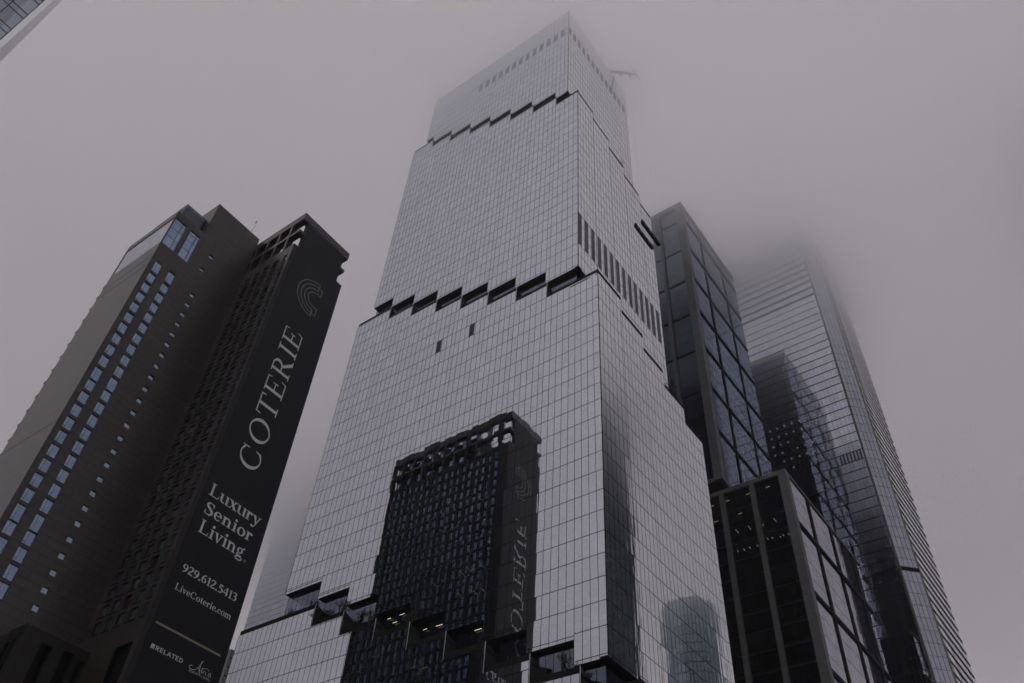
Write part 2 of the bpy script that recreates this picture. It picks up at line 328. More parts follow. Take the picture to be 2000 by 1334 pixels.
for k in (1, 2, 3, 4):
    t = TIERS[k]; b = bt[k]
    zl = [t['zl0'] + FL * n for n in range(-40, 40)]
    for face in ('front', 'side'):
        if face == 'front':
            fr = front(t['yf']); lo, tp = b['lb'], b['lt']; e0, e1 = t['xr'], t['xl']; gm = 'silver'
        else:
            fr = right(t['xr']); lo, tp = b['rb'], b['rt']; e0, e1 = t['yf'], t['yb']; gm = 'silver_lightened'
        mb = MB()
        # whole bays get the panes; a step of one panel at either end splits a bay
        for a, c, z0, z1 in segs(lo[0], lo[1], tp[0], tp[1], e0, e1):
            n = max(1, round((c - a) / 1.515))
            lines = zl if k > 1 else [z for z in zl if z < 291] 
            if k == 1: lines = lines + [292.9, 297.9]
            curtain(mb, fr, a, c, z0, z1, n, ([z0 + 0.62] if k < 4 else []) + [z for z in lines if z > z0 + 0.95], gm, 'mull')
        T(mb, 'curtain_wall')
        # dark soffit under each bay, cheeks where it steps
        if k < 4:
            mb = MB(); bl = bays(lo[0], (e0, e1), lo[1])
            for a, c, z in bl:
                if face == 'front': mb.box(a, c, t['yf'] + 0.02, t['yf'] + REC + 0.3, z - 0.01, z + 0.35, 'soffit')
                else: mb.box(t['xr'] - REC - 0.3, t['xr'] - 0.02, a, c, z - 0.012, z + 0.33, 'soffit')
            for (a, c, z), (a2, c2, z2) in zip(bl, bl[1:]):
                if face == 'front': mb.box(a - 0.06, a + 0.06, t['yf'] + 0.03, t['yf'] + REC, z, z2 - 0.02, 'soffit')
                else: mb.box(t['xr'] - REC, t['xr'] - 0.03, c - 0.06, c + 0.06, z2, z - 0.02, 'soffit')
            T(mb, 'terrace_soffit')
        # parapet fascia and terrace floor on top of each bay, cheeks at the steps
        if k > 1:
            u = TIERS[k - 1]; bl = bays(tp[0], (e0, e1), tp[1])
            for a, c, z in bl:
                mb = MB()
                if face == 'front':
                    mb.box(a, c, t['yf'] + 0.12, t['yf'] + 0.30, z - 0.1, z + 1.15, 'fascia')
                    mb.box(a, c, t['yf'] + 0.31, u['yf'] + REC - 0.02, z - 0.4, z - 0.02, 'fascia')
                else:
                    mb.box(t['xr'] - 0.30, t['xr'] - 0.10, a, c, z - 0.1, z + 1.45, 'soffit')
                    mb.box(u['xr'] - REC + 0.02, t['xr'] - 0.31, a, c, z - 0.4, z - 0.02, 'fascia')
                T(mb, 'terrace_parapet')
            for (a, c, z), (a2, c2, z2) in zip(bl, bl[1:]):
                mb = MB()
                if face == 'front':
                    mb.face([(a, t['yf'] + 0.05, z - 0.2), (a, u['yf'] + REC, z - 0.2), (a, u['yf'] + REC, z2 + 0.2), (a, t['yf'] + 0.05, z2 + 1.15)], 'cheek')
                    mb.box(a + 0.01, a + 0.10, t['yf'] + 0.02, t['yf'] + 0.13, z - 0.1, z2 + 1.1, 'white_panel')  # white strip put in as the lit edge of the cheek
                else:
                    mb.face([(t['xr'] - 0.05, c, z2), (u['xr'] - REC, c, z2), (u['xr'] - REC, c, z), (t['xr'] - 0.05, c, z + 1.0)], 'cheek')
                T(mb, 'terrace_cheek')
    # the sides away from the street and the roof
    mb = MB()
    zt = b['lt'][1][-1]; zb = b['lb'][1][-1]
    curtain(mb, left(t['xl']), t['yf'], t['yb'], zb, zt, 26, zl, 'silver', 'mull')
    curtain(mb, back(t['yb']), t['xl'], t['xr'], b['rb'][1][-1], b['rt'][1][-1], 44, zl, 'silver', 'mull', seams=False)
    T(mb, 'curtain_wall')
    mb = MB()
    mb.box(t['xl'] + 3, t['xr'] - 3.2, t['yf'] + 3.2, t['yb'] - 2, b['rb'][1][-1] - 6 if k < 4 else 0.2, b['rt'][1][-1] - 1 + (0 if k == 1 else 8), 'core')
    T(mb, 'building_core')
for k in (1, 2, 3, 4):
    t = TIERS[k]; mb = MB(); z0 = bt[k]['lb'][1][0]; z1 = bt[k]['lt'][1][0]
    mb.box(t['xr'] - 0.10, t['xr'] + 0.04, t['yf'] - 0.04, t['yf'] + 0.10, z0, z1, 'mull'); T(mb, 'corner_mullion')
# recessed glass behind every terrace
for k in (1, 2, 3):
    t = TIERS[k]; mb = MB()
    z0 = min(bt[k + 1]['lt'][1]) - 8; z1 = max(bt[k]['lb'][1]) + 0.3
    fr = front(t['yf'] + REC); bl = bays(bt[k]['lb'][0], (t['xr'] - REC, t['xl'] + 0.1), bt[k]['lb'][1])
    for a, c, z in bl:
        curtain(mb, fr, a, c, z - 9.5, z + 0.3, max(1, round((c - a) / 1.52)), [z - 6.2], 'recess', 'mull_dk', 0.1, 0.14)
    fr = right(t['xr'] - REC); bl = bays(bt[k]['rb'][0], (t['yf'] + REC, t['yb'] - 0.1), bt[k]['rb'][1])
    for a, c, z in bl:
        curtain(mb, fr, a, c, z - 9.5, z + 0.3, max(1, round((c - a) / 1.52)), [z - 6.2], 'recess', 'mull_dk', 0.1, 0.14)
    T(mb, 'terrace_window')
mb = MB(); mb.box(TIERS[1]['xl'] + 0.05, TIERS[1]['xr'] - 0.05, 106.15, 145.5, 309.2, 309.6, 'fascia'); T(mb, 'roof')
# vents near the crown, perforated screens lower down
for i in range(13):
    mb = MB(); x = -75.9 - i * 3.045; front(106.1).box(mb, x, x + 1.5, 293.0, 297.85, -0.02, 0.07, 'crown_win'); T(mb, 'crown_vent')
for i in range(13):
    mb = MB(); y = 106.15 + i * 3.02; right(-72.5).box(mb, y, y + 1.5, 292.95, 297.8, -0.02, 0.07, 'crown_win'); T(mb, 'crown_vent')
for i in range(14):
    mb = MB(); y = 105.05 + i * 3.02; right(-68.0).box(mb, y, y + 1.5, 167.5, 179.85, -0.02, 0.075, 'louver'); T(mb, 'louver_screen')
for x in (-109.0, -98.55):
    mb = MB()
    front(103.5).box(mb, x, x + 1.52, 150.35, 154.45, -0.02, 0.02, 'void')
    for j in range(9): front(103.5).box(mb, x, x + 1.52, 150.4 + j * 0.45, 150.54 + j * 0.45, 0.02, 0.10, 'mull_lt')
    T(mb, 'louver_screen')
# lit ceiling lamps seen through the glass
LV = [(-69.4,131.2),(-73,131.2),(-69.4,127),(-73,127),(-69.4,122.9),(-73,122.9),(-80.5,127),(-84.4,127),(-80.5,122.9),(-84.4,122.9),(-86.4,131.1),(-88.6,131.1),
 (-91.2,131.1),(-93.5,131.1),(-95.7,131.1),(-98.2,131.1),(-96.6,127),(-107.9,130.9),(-107.8,126.7),(-111.3,126.9),(-100.4,126.8),(-100.3,122.8),(-107.6,122.7),(-123.9,126.9),
 (-127.7,127),(-96.6,123),(-88.9,113.1),(-73,84.5),(-70.6,84.4),(-68.2,84.4),(-72.8,80.3),(-70.8,80.3),(-68.3,80.3),(-70.7,76.2),(-63.4,80.2),
 (-100.3,84.9),(-98,84.8),(-95.7,84.9),(-93.4,84.9),(-91.4,84.9),(-88.5,84.8),(-93.2,80.4),(-88,79.9),(-90.2,80.3)]
LU = [(-65.4,-62.3,131.1),(-65.4,-62.3,127),(-65.4,-62.3,122.8),(-66.5,-63.8,68.1),(-64.7,-62.6,67.7),(-66,-63.7,67),(-70.5,-68.8,68.1),(-69.9,-67.8,67.4),
 (-110.5,-109.6,80.2),(-107.4,-106.2,80.2),(-108.9,-107.8,79),(-112.5,-111,73.2),(-102.7,-101.2,68.8),(-100.2,-98.4,68.1),(-95.7,-94.1,68.4),(-100.8,-99.9,75.5),(-97.8,-96.3,75.4),(-88.7,-87.2,72.2)]
for x, z in LV:
    mb = MB(); mb.box(x - 0.035, x + 0.035, 103.85, 105.6, z, z + 0.05, 'lamp'); T(mb, 'ceiling_lamp')
for x0, x1, z in LU:
    mb = MB(); mb.box(x0, x1, 104.25, 104.33, z, z + 0.05, 'lamp'); T(mb, 'ceiling_lamp')

# ------------------------------------------------------------------ roof crane and hanging platforms
cr = thing('roof_crane', 'small window-cleaning crane leaning out over the roof edge of the silver tower', 'crane', (-74, 133, 309.6))
def C_(mb, name, root):
    o = mb.build(name, root); o.matrix_parent_inverse = Matrix.Translation(tuple(-x for x in root.location)); return o
mb = MB(); mb.tube((-80, 131, 309.7), (-80, 131, 316.5), 0.9, 0.8, 'crane', 8); C_(mb, 'mast', cr)
mb = MB(); mb.tube((-80.5, 130.5, 315.6), (-66.6, 145, 319.2), 0.75, 0.45, 'crane', 6); mb.tube((-71, 140.5, 317.1), (-71, 140.5, 315.4), 0.5, 0.4, 'crane'); mb.tube((-68.4, 143.3, 317.6), (-68.4, 143.3, 316.2), 0.5, 0.4, 'crane'); C_(mb, 'boom', cr)
mb = MB(); mb.tube((-66.6, 141.5, 319.4), (-66.6, 149.5, 319.4), 0.22, 0.22, 'crane'); C_(mb, 'spreader_bar', cr)
for (y0, y1, zz, x) in ((138.3, 148.7, 212.6, -66.85),):
    pf = thing('hanging_platform', 'long dark work platform hanging high on the side of the silver tower', 'work platform', (x, (y0 + y1) / 2, zz))
    mb = MB(); mb.box(x - 0.45, x + 0.45, y0, y1, zz - 0.1, zz + 0.12, 'void')
    for q in range(9): mb.box(x + 0.42 - 0.9 * (q % 2), x + 0.48 - 0.9 * (q % 2), y0 + q * (y1 - y0) / 8.5, y0 + q * (y1 - y0) / 8.5 + 0.9, zz + 0.12, zz + 0.9 + 0.4 * random.random(), 'void')
    C_(mb, 'deck', pf)
    mb = MB()
    for xx in (x - 0.44, x + 0.44):
        for hh in (0.55, 1.05): mb.tube((xx, y0, zz + hh), (xx, y1, zz + hh), 0.07, 0.07, 'crane')
        for q in range(7): mb.tube((xx, y0 + q * (y1 - y0) / 6, zz), (xx, y0 + q * (y1 - y0) / 6, zz + 1.05), 0.06, 0.06, 'crane')
    C_(mb, 'railing', pf)
    for yy in (y0 + 0.5, y1 - 0.5):
        mb = MB(); mb.box(x - 0.3, x + 0.3, yy - 0.45, yy + 0.45, zz + 0.12, zz + 1.7, 'void'); C_(mb, 'winch', pf)
        mb = MB(); mb.tube((x, yy, zz + 1.7), (x - 0.6, yy + 1.2, 319.2), 0.015, 0.015, 'crane', 4); C_(mb, 'cable', pf)

# ------------------------------------------------------------------ hotel with two wings
HX, HY = -125.23, 38.43
hotel = thing('brown_hotel', 'dark brown two-winged hotel block with blue windows on the left', 'hotel', (-125, 57, 0))
def H(mb, name, parent=None):
    o = mb.build(name, parent or hotel)
    if parent is None: o.matrix_parent_inverse = Matrix.Translation((125, -57, 0))
    return o
FLH = 2.88
colA = [131.26] + [127.7 - 2.876 * k for k in range(25)]
winholes = []; winspecs = []
for i, z in enumerate(colA):
    h = 3.0 if i % 10 == 0 else 2.36
    for c, y in enumerate((39.52, 42.74)):
        hh = (y, y + 1.55, z - h, z); winholes.append(hh); winspecs.append((hh, (i * 7 + c * 3) % 5))
small = []
for k in range(26): small.append((48.55, 49.65, 129.3 - 2.9 * k, 130.35 - 2.9 * k))
small += [(48.5, 49.6, 141.85, 142.85), (48.0, 49.1, 137.0, 138.0)]
big = [(38.75, 41.6, 136.25, 144.85), (42.66, 45.15, 136.3, 144.85)]
mb = MB()
wall_holes(mb, right(HX), HY, 57.5, 0.1, 146.8, winholes + small + big, 'hotel', 0.28)
wall_holes(mb, front(HY), -142.3, HX, 0.1, 146.8, [(-142.1, -125.4, 136.25, 144.85)], 'hotel', 0.15)
left(-142.3).quad(mb, HY, 57.5, 0.1, 146.8, 'hotel')
mb.box(-142.28, HX - 0.02, HY + 0.02, 57.48, 145.2, 145.6, 'hotel_dk')
for z in (131.9, 129.0, 88.5): front(HY).box(mb, -142.3, HX, z - 0.05, z + 0.05, 0.005, 0.03, 'frame')
# penthouse flush with the side wall
mb.box(-138, HX - 0.004, 45.4, 57.4, 146.81, 157.8, 'hotel')
H(mb, 'wall')
mb = MB(); mb.box(-138.5, -127.2, 40.0, 45.38, 145.6, 152.9, 'black_glass'); mb.box(-138.3, -127.6, 40.3, 45.3, 145.7, 152.6, 'core'); H(mb, 'roof_lantern')
mb = MB(); mb.tube((-130, 57, 157.8), (-130, 57, 168.0), 0.05, 0.03, 'crane', 5); mb.box(-130.16, -129.84, 56.84, 57.16, 167.8, 168.1, 'crane'); H(mb, 'antenna')
def sub(mb, name, parent):
    return mb.build(name, parent)
def window(fr, h, kind, d=-0.22, name='window', mat='hotel_glass', fw=0.05):
    u0, u1, z0, z1 = h; mb = MB(); split = u1 - u0 > 1.2
    m1 = u0 + (u1 - u0) * 0.33
    if split:
        for a, c, e, f in ((u0 + fw, m1 - fw / 2, z0 + 0.55, z1 - fw), (u0 + fw, m1 - fw / 2, z0 + fw, z0 + 0.5), (m1 + fw / 2, u1 - fw, z0 + fw, z1 - fw)):
            t1, t2 = random.gauss(0, 0.006), random.gauss(0, 0.006)
            mb.face([fr.p(a, e, d - t1 - t2), fr.p(c, e, d + t1 - t2), fr.p(c, f, d + t1 + t2), fr.p(a, f, d - t1 + t2)], mat)
    else: fr.quad(mb, u0 + fw, u1 - fw, z0 + fw, z1 - fw, mat, d)
    fr.quad(mb, u0 - 0.5, u1 + 0.5, z0 - 0.3, z1 + 0.3, 'core', d - 0.6)
    w = H(mb, name); mb = MB()
    fr.box(mb, u0, u0 + fw, z0, z1, d - 0.05, d + 0.05, 'frame'); fr.box(mb, u1 - fw, u1, z0, z1, d - 0.05, d + 0.05, 'frame')
    fr.box(mb, u0 + fw, u1 - fw, z0, z0 + fw, d - 0.05, d + 0.04, 'frame'); fr.box(mb, u0 + fw, u1 - fw, z1 - fw, z1, d - 0.05, d + 0.04, 'frame')
    if split:
        fr.box(mb, m1 - fw / 2, m1 + fw / 2, z0 + fw, z1 - fw, d - 0.05, d + 0.03, 'frame'); fr.box(mb, u0 + fw, m1 - fw / 2, z0 + 0.5, z0 + 0.55, d - 0.05, d + 0.025, 'frame')
    sub(mb, 'window_frame', w)
    bh = (0.0, 0.45, 1.0, 0.3, 0.0)[kind]          # blind drawn to a different height behind each window
    if bh: mb = MB(); fr.box(mb, u0, u1, z1 - (z1 - z0) * bh, z1, d - 0.14, d - 0.12, 'blind'); sub(mb, 'blind', w)
for h, kd in winspecs: window(right(HX), h, kd)
for h in small: window(right(HX), h, 0, -0.25, 'small_window')
for u0, u1, z0, z1 in big:
    mb = MB(); fr = right(HX); curtain(mb, fr, u0, u1, z0, z1, 1, [], 'hotel_glass', 'frame', seams=False); 
    o = MB(); f2 = Fr((HX - 0.24, 0), (0, 1), (1, 0))
    for a, c in ((u0, u0 + (u1 - u0) * 0.68), (u0 + (u1 - u0) * 0.68, u1)):
        curtain(o, f2, a, c, z0, z1, 1, [z0 + 2.9, z0 + 5.6, z1 - 0.9], 'hotel_glass', 'frame', 0.09, 0.07, 0.06, 0.04)
    f2.quad(o, u0, u1, z0, z1, 'core', -0.8); H(o, 'tall_window')
mb = MB(); f2 = Fr((0, HY + 0.12), (1, 0), (0, -1)); curtain(mb, f2, -142.1, -125.4, 136.25, 144.85, 13, [138.4, 140.5, 142.7], 'pale_glass', 'white_panel', 0.05, 0.04, 0.02, 0.015)
f2.quad(mb, -142.1, -125.4, 136.25, 144.85, 'core', -0.6); H(mb, 'glazed_band')
led = None
for k in range(26):                       # slab edges poking out along the far edge of the pale face
    z = 133.6 - 3.45 * k
    if z < 45: break
    mb = MB(); mb.box(-143.3, -142.3, HY + 0.05, HY + 2.6, z - 0.2, z + 0.2, 'frame'); H(mb, 'ledge')
# the wing that carries the banner
WX0, WX1, WY0, WY1 = -151.4, -109.2, 57.5, 71.5
fw_holes = []; ncol = 0
for k in range(31):
    zt = 141.8 - FLH * k
    if zt - 2.1 < 57: break
    for c, (xc, w) in enumerate(((-110.75, 1.15), (-113.7, 1.9), (-116.7, 1.9), (-119.6, 1.9), (-122.6, 1.9))):
        s = 0.0
        fw_holes.append((xc - w / 2 + s, xc + w / 2 + s, zt - 2.05, zt))
bk_holes = []
for k in range(32):
    zt = 143.2 - FLH * k
    for c in range(18):
        xc = -150.0 + c * 2.15
        if xc < -113.2: bk_holes.append((xc - 0.62, xc + 0.62, zt - 2.45, zt))
mb = MB()
wall_holes(mb, front(WY0), HX, WX1, 0.1, 144.8, fw_holes + [(-114.6, -110.4, 4, 55.2)], 'hotel', 0.25)
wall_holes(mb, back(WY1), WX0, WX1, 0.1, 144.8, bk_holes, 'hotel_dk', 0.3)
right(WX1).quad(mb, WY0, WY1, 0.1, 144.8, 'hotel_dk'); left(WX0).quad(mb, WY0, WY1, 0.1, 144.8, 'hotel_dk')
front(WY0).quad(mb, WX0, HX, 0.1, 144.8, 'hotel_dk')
mb.box(WX0 + 0.4, WX1 - 0.4, WY0 + 0.4, WY1 - 0.4, 144.2, 144.7, 'hotel_dk')
front(WY0).quad(mb, -118, WX1 - 0.05, 0.2, 58, 'void', -0.9)
H(mb, 'wing_wall')
fr = front(WY0)
for i, h in enumerate(fw_holes[:6 * 3]): pass
mb = MB(); mb2 = MB()
for i, (u0, u1, z0, z1) in enumerate(fw_holes):
    m = mb
    fr.quad(m, u0, u1, z0, z1, 'hotel_glass' if u1 - u0 < 1.3 else 'wing_glass', -0.22); fr.quad(m, u0, u1, z0, z1, 'core', -0.9)
    if (i * 37) % 11 < 9: fr.quad(m, u0 + 0.3, u1, z0 + 0.05, z1, 'blind_dk', -0.3)
    fr.box(m, u0 + 0.32, u0 + 0.40, z0, z1, -0.25, -0.18, 'frame')
    fr.box(m, u0 - 0.1, u1 + 0.1, z0 - 0.16, z0 - 0.02, -0.1, 0.16, 'frame')
o = H(mb, 'far_window'); o['kind'] = 'stuff'
fb = back(WY1); mb = MB()
for i, (u0, u1, z0, z1) in enumerate(bk_holes):
    fb.quad(mb, u0, u1, z0, z1, 'hotel_glass', -0.26); fb.quad(mb, u0, u1, z0, z1, 'core', -0.9)
    fb.box(mb, u0 + 0.5, u0 + 0.57, z0, z1, -0.29, -0.2, 'frame'); fb.box(mb, u0, u1, z0 - 0.15, z0, -0.2, 0.2, 'frame')
o = H(mb, 'rear_window'); o['kind'] = 'stuff'
# open crown of beams and posts
mb = MB(); TH = 1.4
for z0, z1 in ((153.8, 156.0), (149.2, 150.0)):
    mb.box(WX0, WX1, WY0, WY0 + TH, z0, z1, 'hotel'); mb.box(WX0, WX1, WY1 - TH, WY1, z0, z1, 'hotel')
    mb.box(WX1 - TH, WX1 - 0.005, WY0 + TH + 0.01, WY1 - TH - 0.01, z0 + 0.01, z1 - 0.01, 'hotel'); mb.box(WX0 + 0.005, WX0 + TH, WY0 + TH + 0.01, WY1 - TH - 0.01, z0 + 0.01, z1 - 0.01, 'hotel')
for i in range(11):
    x = -112.85 - i * 3.87
    for y0 in (WY0 + 0.01, WY1 - TH + 0.01):
        for z0, z1 in ((144.81, 149.19), (150.01, 153.79)): mb.box(x - 0.3, x + 0.3, y0, y0 + TH - 0.02, z0, z1, 'hotel')
mb.box(WX1 - 1.5, WX1 - 0.02, WY0 + 0.02, WY0 + 0.7, 144.81, 149.19, 'hotel') if False else None
H(mb, 'crown_frame')
mb = MB(); mb.box(WX1 - 0.8, WX1 - 0.01, 58.9, 70.15, 144.81, 149.15, 'hotel_dk'); mb.box(WX1 - 0.8, WX1 - 0.012, 58.9, 70.15, 150.05, 153.78, 'hotel_dk')
mb.box(WX1 - 0.79, WX1 - 0.013, 58.92, 70.13, 149.16, 150.04, 'hotel_dk'); H(mb, 'crown_panel')
mb = MB(); mb.box(-149, -121.5, 59.6, 69.4, 144.75, 153.7, 'hotel_dk'); mb.box(-121, -116, 62.5, 67, 144.75, 148.2, 'hotel_dk'); H(mb, 'plant_room')
mb = MB()
for i in range(7):
    x0 = -150.6 + i * 3.87
    for z0, z1 in ((145.0, 149.1), (150.1, 153.7)): back(WY1).quad(mb, x0, x0 + 3.2, z0, z1, 'hotel_glass', -1.2)
H(mb, 'crown_window')
mb = MB(); slots = [(50.3, 52.0, 3, 54.6), (53.75, 55.45, 3, 54.8), (56.2, 57.2, 3, 54.6)]
wall_holes(mb, right(-121.0), 47.3, 57.49, 0.1, 56.0, slots, 'hotel_dk', 0.9)
wall_holes(mb, front(47.3), HX + 0.01, -121.0, 0.1, 56.0, [(-124.6, -123.7, 3, 54), (-122.9, -122.0, 3, 54)], 'hotel_dk', 0.9)
mb.face([(HX + 0.01, 47.3, 56.0), (-121, 47.3, 56.0), (-121, 57.49, 56.0), (HX + 0.01, 57.49, 56.0)], 'hotel_dk')
right(-121.0).quad(mb, 47.4, 57.4, 0.1, 55.9, 'void', -0.95); front(47.3).quad(mb, HX + 0.02, -122, 0.1, 55.9, 'void', -0.95)
H(mb, 'podium')

# ------------------------------------------------------------------ banner with lettering
ban = thing('building_banner', 'very tall black advertising banner with white lettering on the end of the hotel wing', 'banner', (-109.1, 65, 20))
def B(mb, name): o = mb.build(name, ban); o.matrix_parent_inverse = Matrix.Translation((109.1, -65, -20)); return o
BX = WX1 + 0.09
mb = MB()
for y0, y1, z0, z1 in ((58.45, 71.85, 6.0, 144.9), (58.95, 70.2, 144.9, 153.6)):
    mb.box(WX1 + 0.01, BX, y0, y1, z0, z1, 'banner', 't' if z1 < 150 else 'b')
for z in (141.8, 139.0, 135.6, 131.5, 126):  # welded seams of the sheet
    mb.box(BX, BX + 0.004, 60.2 + (z % 3), 63.5 + (z % 5), z, z + 0.05, 'frame')
B(mb, 'sheet')
LAY = [0]
def ribbon(pts, n=6):
    """smooth centre line through (x, y, width) points -> list of quads"""
    P = [pts[0]] + list(pts) + [pts[-1]]; out = []
    for i in range(1, len(P) - 2):
        for j in range(n):
            t = j / n; a, b, c, d = P[i - 1], P[i], P[i + 1], P[i + 2]
            out.append(tuple(0.5 * (2 * b[k] + (c[k] - a[k]) * t + (2 * a[k] - 5 * b[k] + 4 * c[k] - d[k]) * t * t + (3 * b[k] - a[k] - 3 * c[k] + d[k]) * t ** 3) for k in range(3)))
    out.append(tuple(pts[-1])); L = []; Rr = []
    for i, (x, y, w) in enumerate(out):
        q = out[min(i + 1, len(out) - 1)]; p = out[max(i - 1, 0)]
        dx, dy = q[0] - p[0], q[1] - p[1]; l = math.hypot(dx, dy) or 1
        L.append((x - dy / l * w / 2, y + dx / l * w / 2)); Rr.append((x + dy / l * w / 2, y - dx / l * w / 2))
    return [[L[i], Rr[i], Rr[i + 1], L[i + 1]] for i in range(len(out) - 1)]
def rect(x0, y0, x1, y1): return [[(x0, y0), (x1, y0), (x1, y1), (x0, y1)]]
def poly(*p): return [list(p)]
def arc(cx, cy, rx, ry, a0, a1, tv, th, n=26):
    """ring stroke, tv wide at its sides and th wide at top and bottom"""
    o = []
    for i in range(n + 1):
        a = rad(a0 + (a1 - a0) * i / n); c, s = math.cos(a), math.sin(a)
        o.append(((cx + rx * c, cy + ry * s), (cx + (rx - tv) * c, cy + (ry - th) * s)))
    return [[o[i][0], o[i + 1][0], o[i + 1][1], o[i][1]] for i in range(n)]
def dot(x, y, r): return [[(x + r * math.cos(6.2832 * k / 12), y + r * math.sin(6.2832 * k / 12)) for k in range(12)]]
def serif(x0, x1, y, h=0.035): return rect(x0, y, x1, y + h)
def slab(x, w, y0, y1, e=0.07, h=0.04, top=True, bot=True):
    """upright stroke with flat serifs"""
    o = [rect(x, y0, x + w, y1)]
    if bot: o += [serif(x - e, x + w + e, y0, h)]
    if top: o += [serif(x - e, x + w + e, y1 - h, h)]
    return o
def glyph(ch, b):
    """b: stem width; returns (advance, [strokes]) with cap height 1, x-height 0.66"""
    t = 0.42 * b if b > 0.1 else 0.36 * b; X = 0.67; h = 0.045 if b > 0.1 else 0.03
    A = arc
    if ch == 'C': return 0.98, [A(.5, .5, .47, .52, 48, 312, b * 1.05, t), poly((.78, .68), (.83, .68), (.83, .99), (.80, .99)), poly((.78, .30), (.84, .34), (.80, .06), (.74, .06))]
    if ch == 'O': return 1.06, [A(.53, .5, .5, .52, 0, 360, b * 1.05, t, 40)]
    if ch == 'T': return 0.92, slab(.46 - b / 2, b, 0, 1, .13, h, top=False) + [rect(.02, 1 - t, .9, 1), poly((.02, 1 - t), (.07, 1 - t), (.04, .76), (.0, .76)), poly((.9, 1 - t), (.85, 1 - t), (.88, .76), (.92, .76))]
    if ch == 'E': return 0.86, slab(.12, b, 0, 1, .1, h) + [rect(.12 + b, 1 - t, .74, 1), rect(.12 + b, .5 - t / 2, .56, .5 + t / 2), rect(.12 + b, 0, .78, t), poly((.7, 1 - t), (.74, 1 - t), (.76, .78), (.73, .78)), poly((.74, t), (.78, t), (.84, .26), (.80, .26)), rect(.53, .36, .57, .64)]
    if ch == 'R': return 0.98, slab(.12, b, 0, 1, .1, h) + [A(.40, .74, .30, .26, -90, 90, b, t), rect(.12 + b, 1 - t, .41, 1), rect(.12 + b, .48, .41, .48 + t), poly((.40, .48), (.40 + b * 1.15, .49), (.92, .04), (.92 - b * 1.25, 0.0)), serif(.74, .99, 0, h)]
    if ch == 'I': return 0.42, slab(.21 - b / 2, b, 0, 1, .12, h)
    if ch == 'L': return 0.80, slab(.12, b, 0, 1, .1, h) + [rect(.12 + b, 0, .74, t), poly((.69, t), (.74, t), (.78, .28), (.74, .28))]
    if ch == 'S': return 0.68, [ribbon([(.56, .80, t), (.48, .93, t), (.32, .975, t), (.15, .88, b * .9), (.13, .72, b), (.30, .56, b * 1.15), (.48, .42, b * 1.15), (.55, .24, b), (.44, .06, b * .8), (.28, .025, t), (.12, .08, t), (.07, .24, t)]), rect(.55, .68, .59, .97), rect(.04, .03, .08, .32)]
    if ch == 'u': return 0.74, [rect(.08, .16, .08 + b, X), serif(.0, .1, X - h, h), A(.33, .19, .25, .20, 180, 300, b, t + .02), rect(.52, 0, .52 + b, X), serif(.44, .54, X - h, h), serif(.6, .72, 0, h)]
    if ch == 'x': return 0.68, [poly((.06, X), (.06 + b * 1.35, X), (.64, 0), (.64 - b * 1.35, 0)), poly((.52, X), (.52 + t * 1.5, X), (.16, 0), (.10, 0)), serif(-.01, .27, X - h, h), serif(.42, .66, X - h, h), serif(0, .25, 0, h), serif(.4, .7, 0, h)]
    if ch == 'r': return 0.54, slab(.1, b, 0, X, .09, h, top=False) + [serif(.02, .12, X - h, h), ribbon([(.1 + b, .46, t), (.28, .62, t * 1.3), (.40, .62, b * .8)]), dot(.43, .57, b * .62)]
    if ch == 'y': return 0.70, [poly((.06, X), (.06 + b * 1.3, X), (.42, .03), (.36, -.06)), poly((.56, X), (.56 + t * 1.5, X), (.32, -.16), (.27, -.18)), serif(-.01, .27, X - h, h), serif(.46, .7, X - h, h), ribbon([(.31, -.12, t), (.22, -.25, t * 1.2), (.1, -.25, t)]), dot(.09, -.22, b * .6)]
    if ch == 'e': return 0.66, [A(.33, .33, .29, .35, 0, 318, b, t), rect(.10, .33, .60, .33 + t)]
    if ch == 'n': return 0.78, slab(.1, b, 0, X, .08, h, top=False) + [serif(.02, .12, X - h, h), A(.38, .42, .27, .25, 0, 150, b, t * 1.6)] + slab(.65 - b, b, 0, .43, .08, h, top=False)
    if ch == 'm': return 1.14, slab(.1, b, 0, X, .08, h, top=False) + [serif(.02, .12, X - h, h), A(.36, .42, .25, .25, 0, 150, b, t * 1.6), A(.76, .42, .25, .25, 0, 150, b, t * 1.6)] + slab(.61 - b, b, 0, .43, .06, h, top=False) + slab(1.01 - b, b, 0, .43, .07, h, top=False)
    if ch == 'i': return 0.40, slab(.14, b, 0, X, .09, h, top=False) + [serif(.05, .16, X - h, h), dot(.14 + b / 2, .90, b * .68)]
    if ch == 'o': return 0.70, [A(.35, .33, .31, .35, 0, 360, b, t, 32)]
    if ch == 'v': return 0.68, [poly((.06, X), (.06 + b * 1.3, X), (.40, .02), (.33, -.02)), poly((.54, X), (.54 + t * 1.5, X), (.37, -.02), (.33, .0)), serif(-.01, .27, X - h, h), serif(.44, .68, X - h, h)]
    if ch == 'g': return 0.70, [A(.30, .44, .23, .23, 0, 360, b * .85, t, 26), A(.33, -.14, .30, .17, 0, 360, b * .7, t * 1.3, 28), ribbon([(.17, .24, t), (.12, .12, t * 1.6), (.24, .06, b * .8), (.5, .03, b * .8)]), ribbon([(.46, .60, t), (.56, .70, t * 1.4), (.64, .68, b * .6)])]
    if ch == 't': return 0.46, [rect(.14, .1, .14 + b, .86), rect(.02, X - t, .4, X), A(.31, .14, .17, .15, 180, 300, b, t)]
    if ch == 'c': return 0.60, [A(.33, .33, .29, .35, 42, 318, b, t), dot(.50, .52, b * .6)]
    if ch == '.': return 0.30, [dot(.14, .07, b * .75)]
    if ch == '9': return 0.66, [A(.32, .68, .28, .30, 0, 360, b, t, 28), ribbon([(.55, .66, b), (.50, .36, b), (.32, .10, b * .8), (.12, .02, t)])]
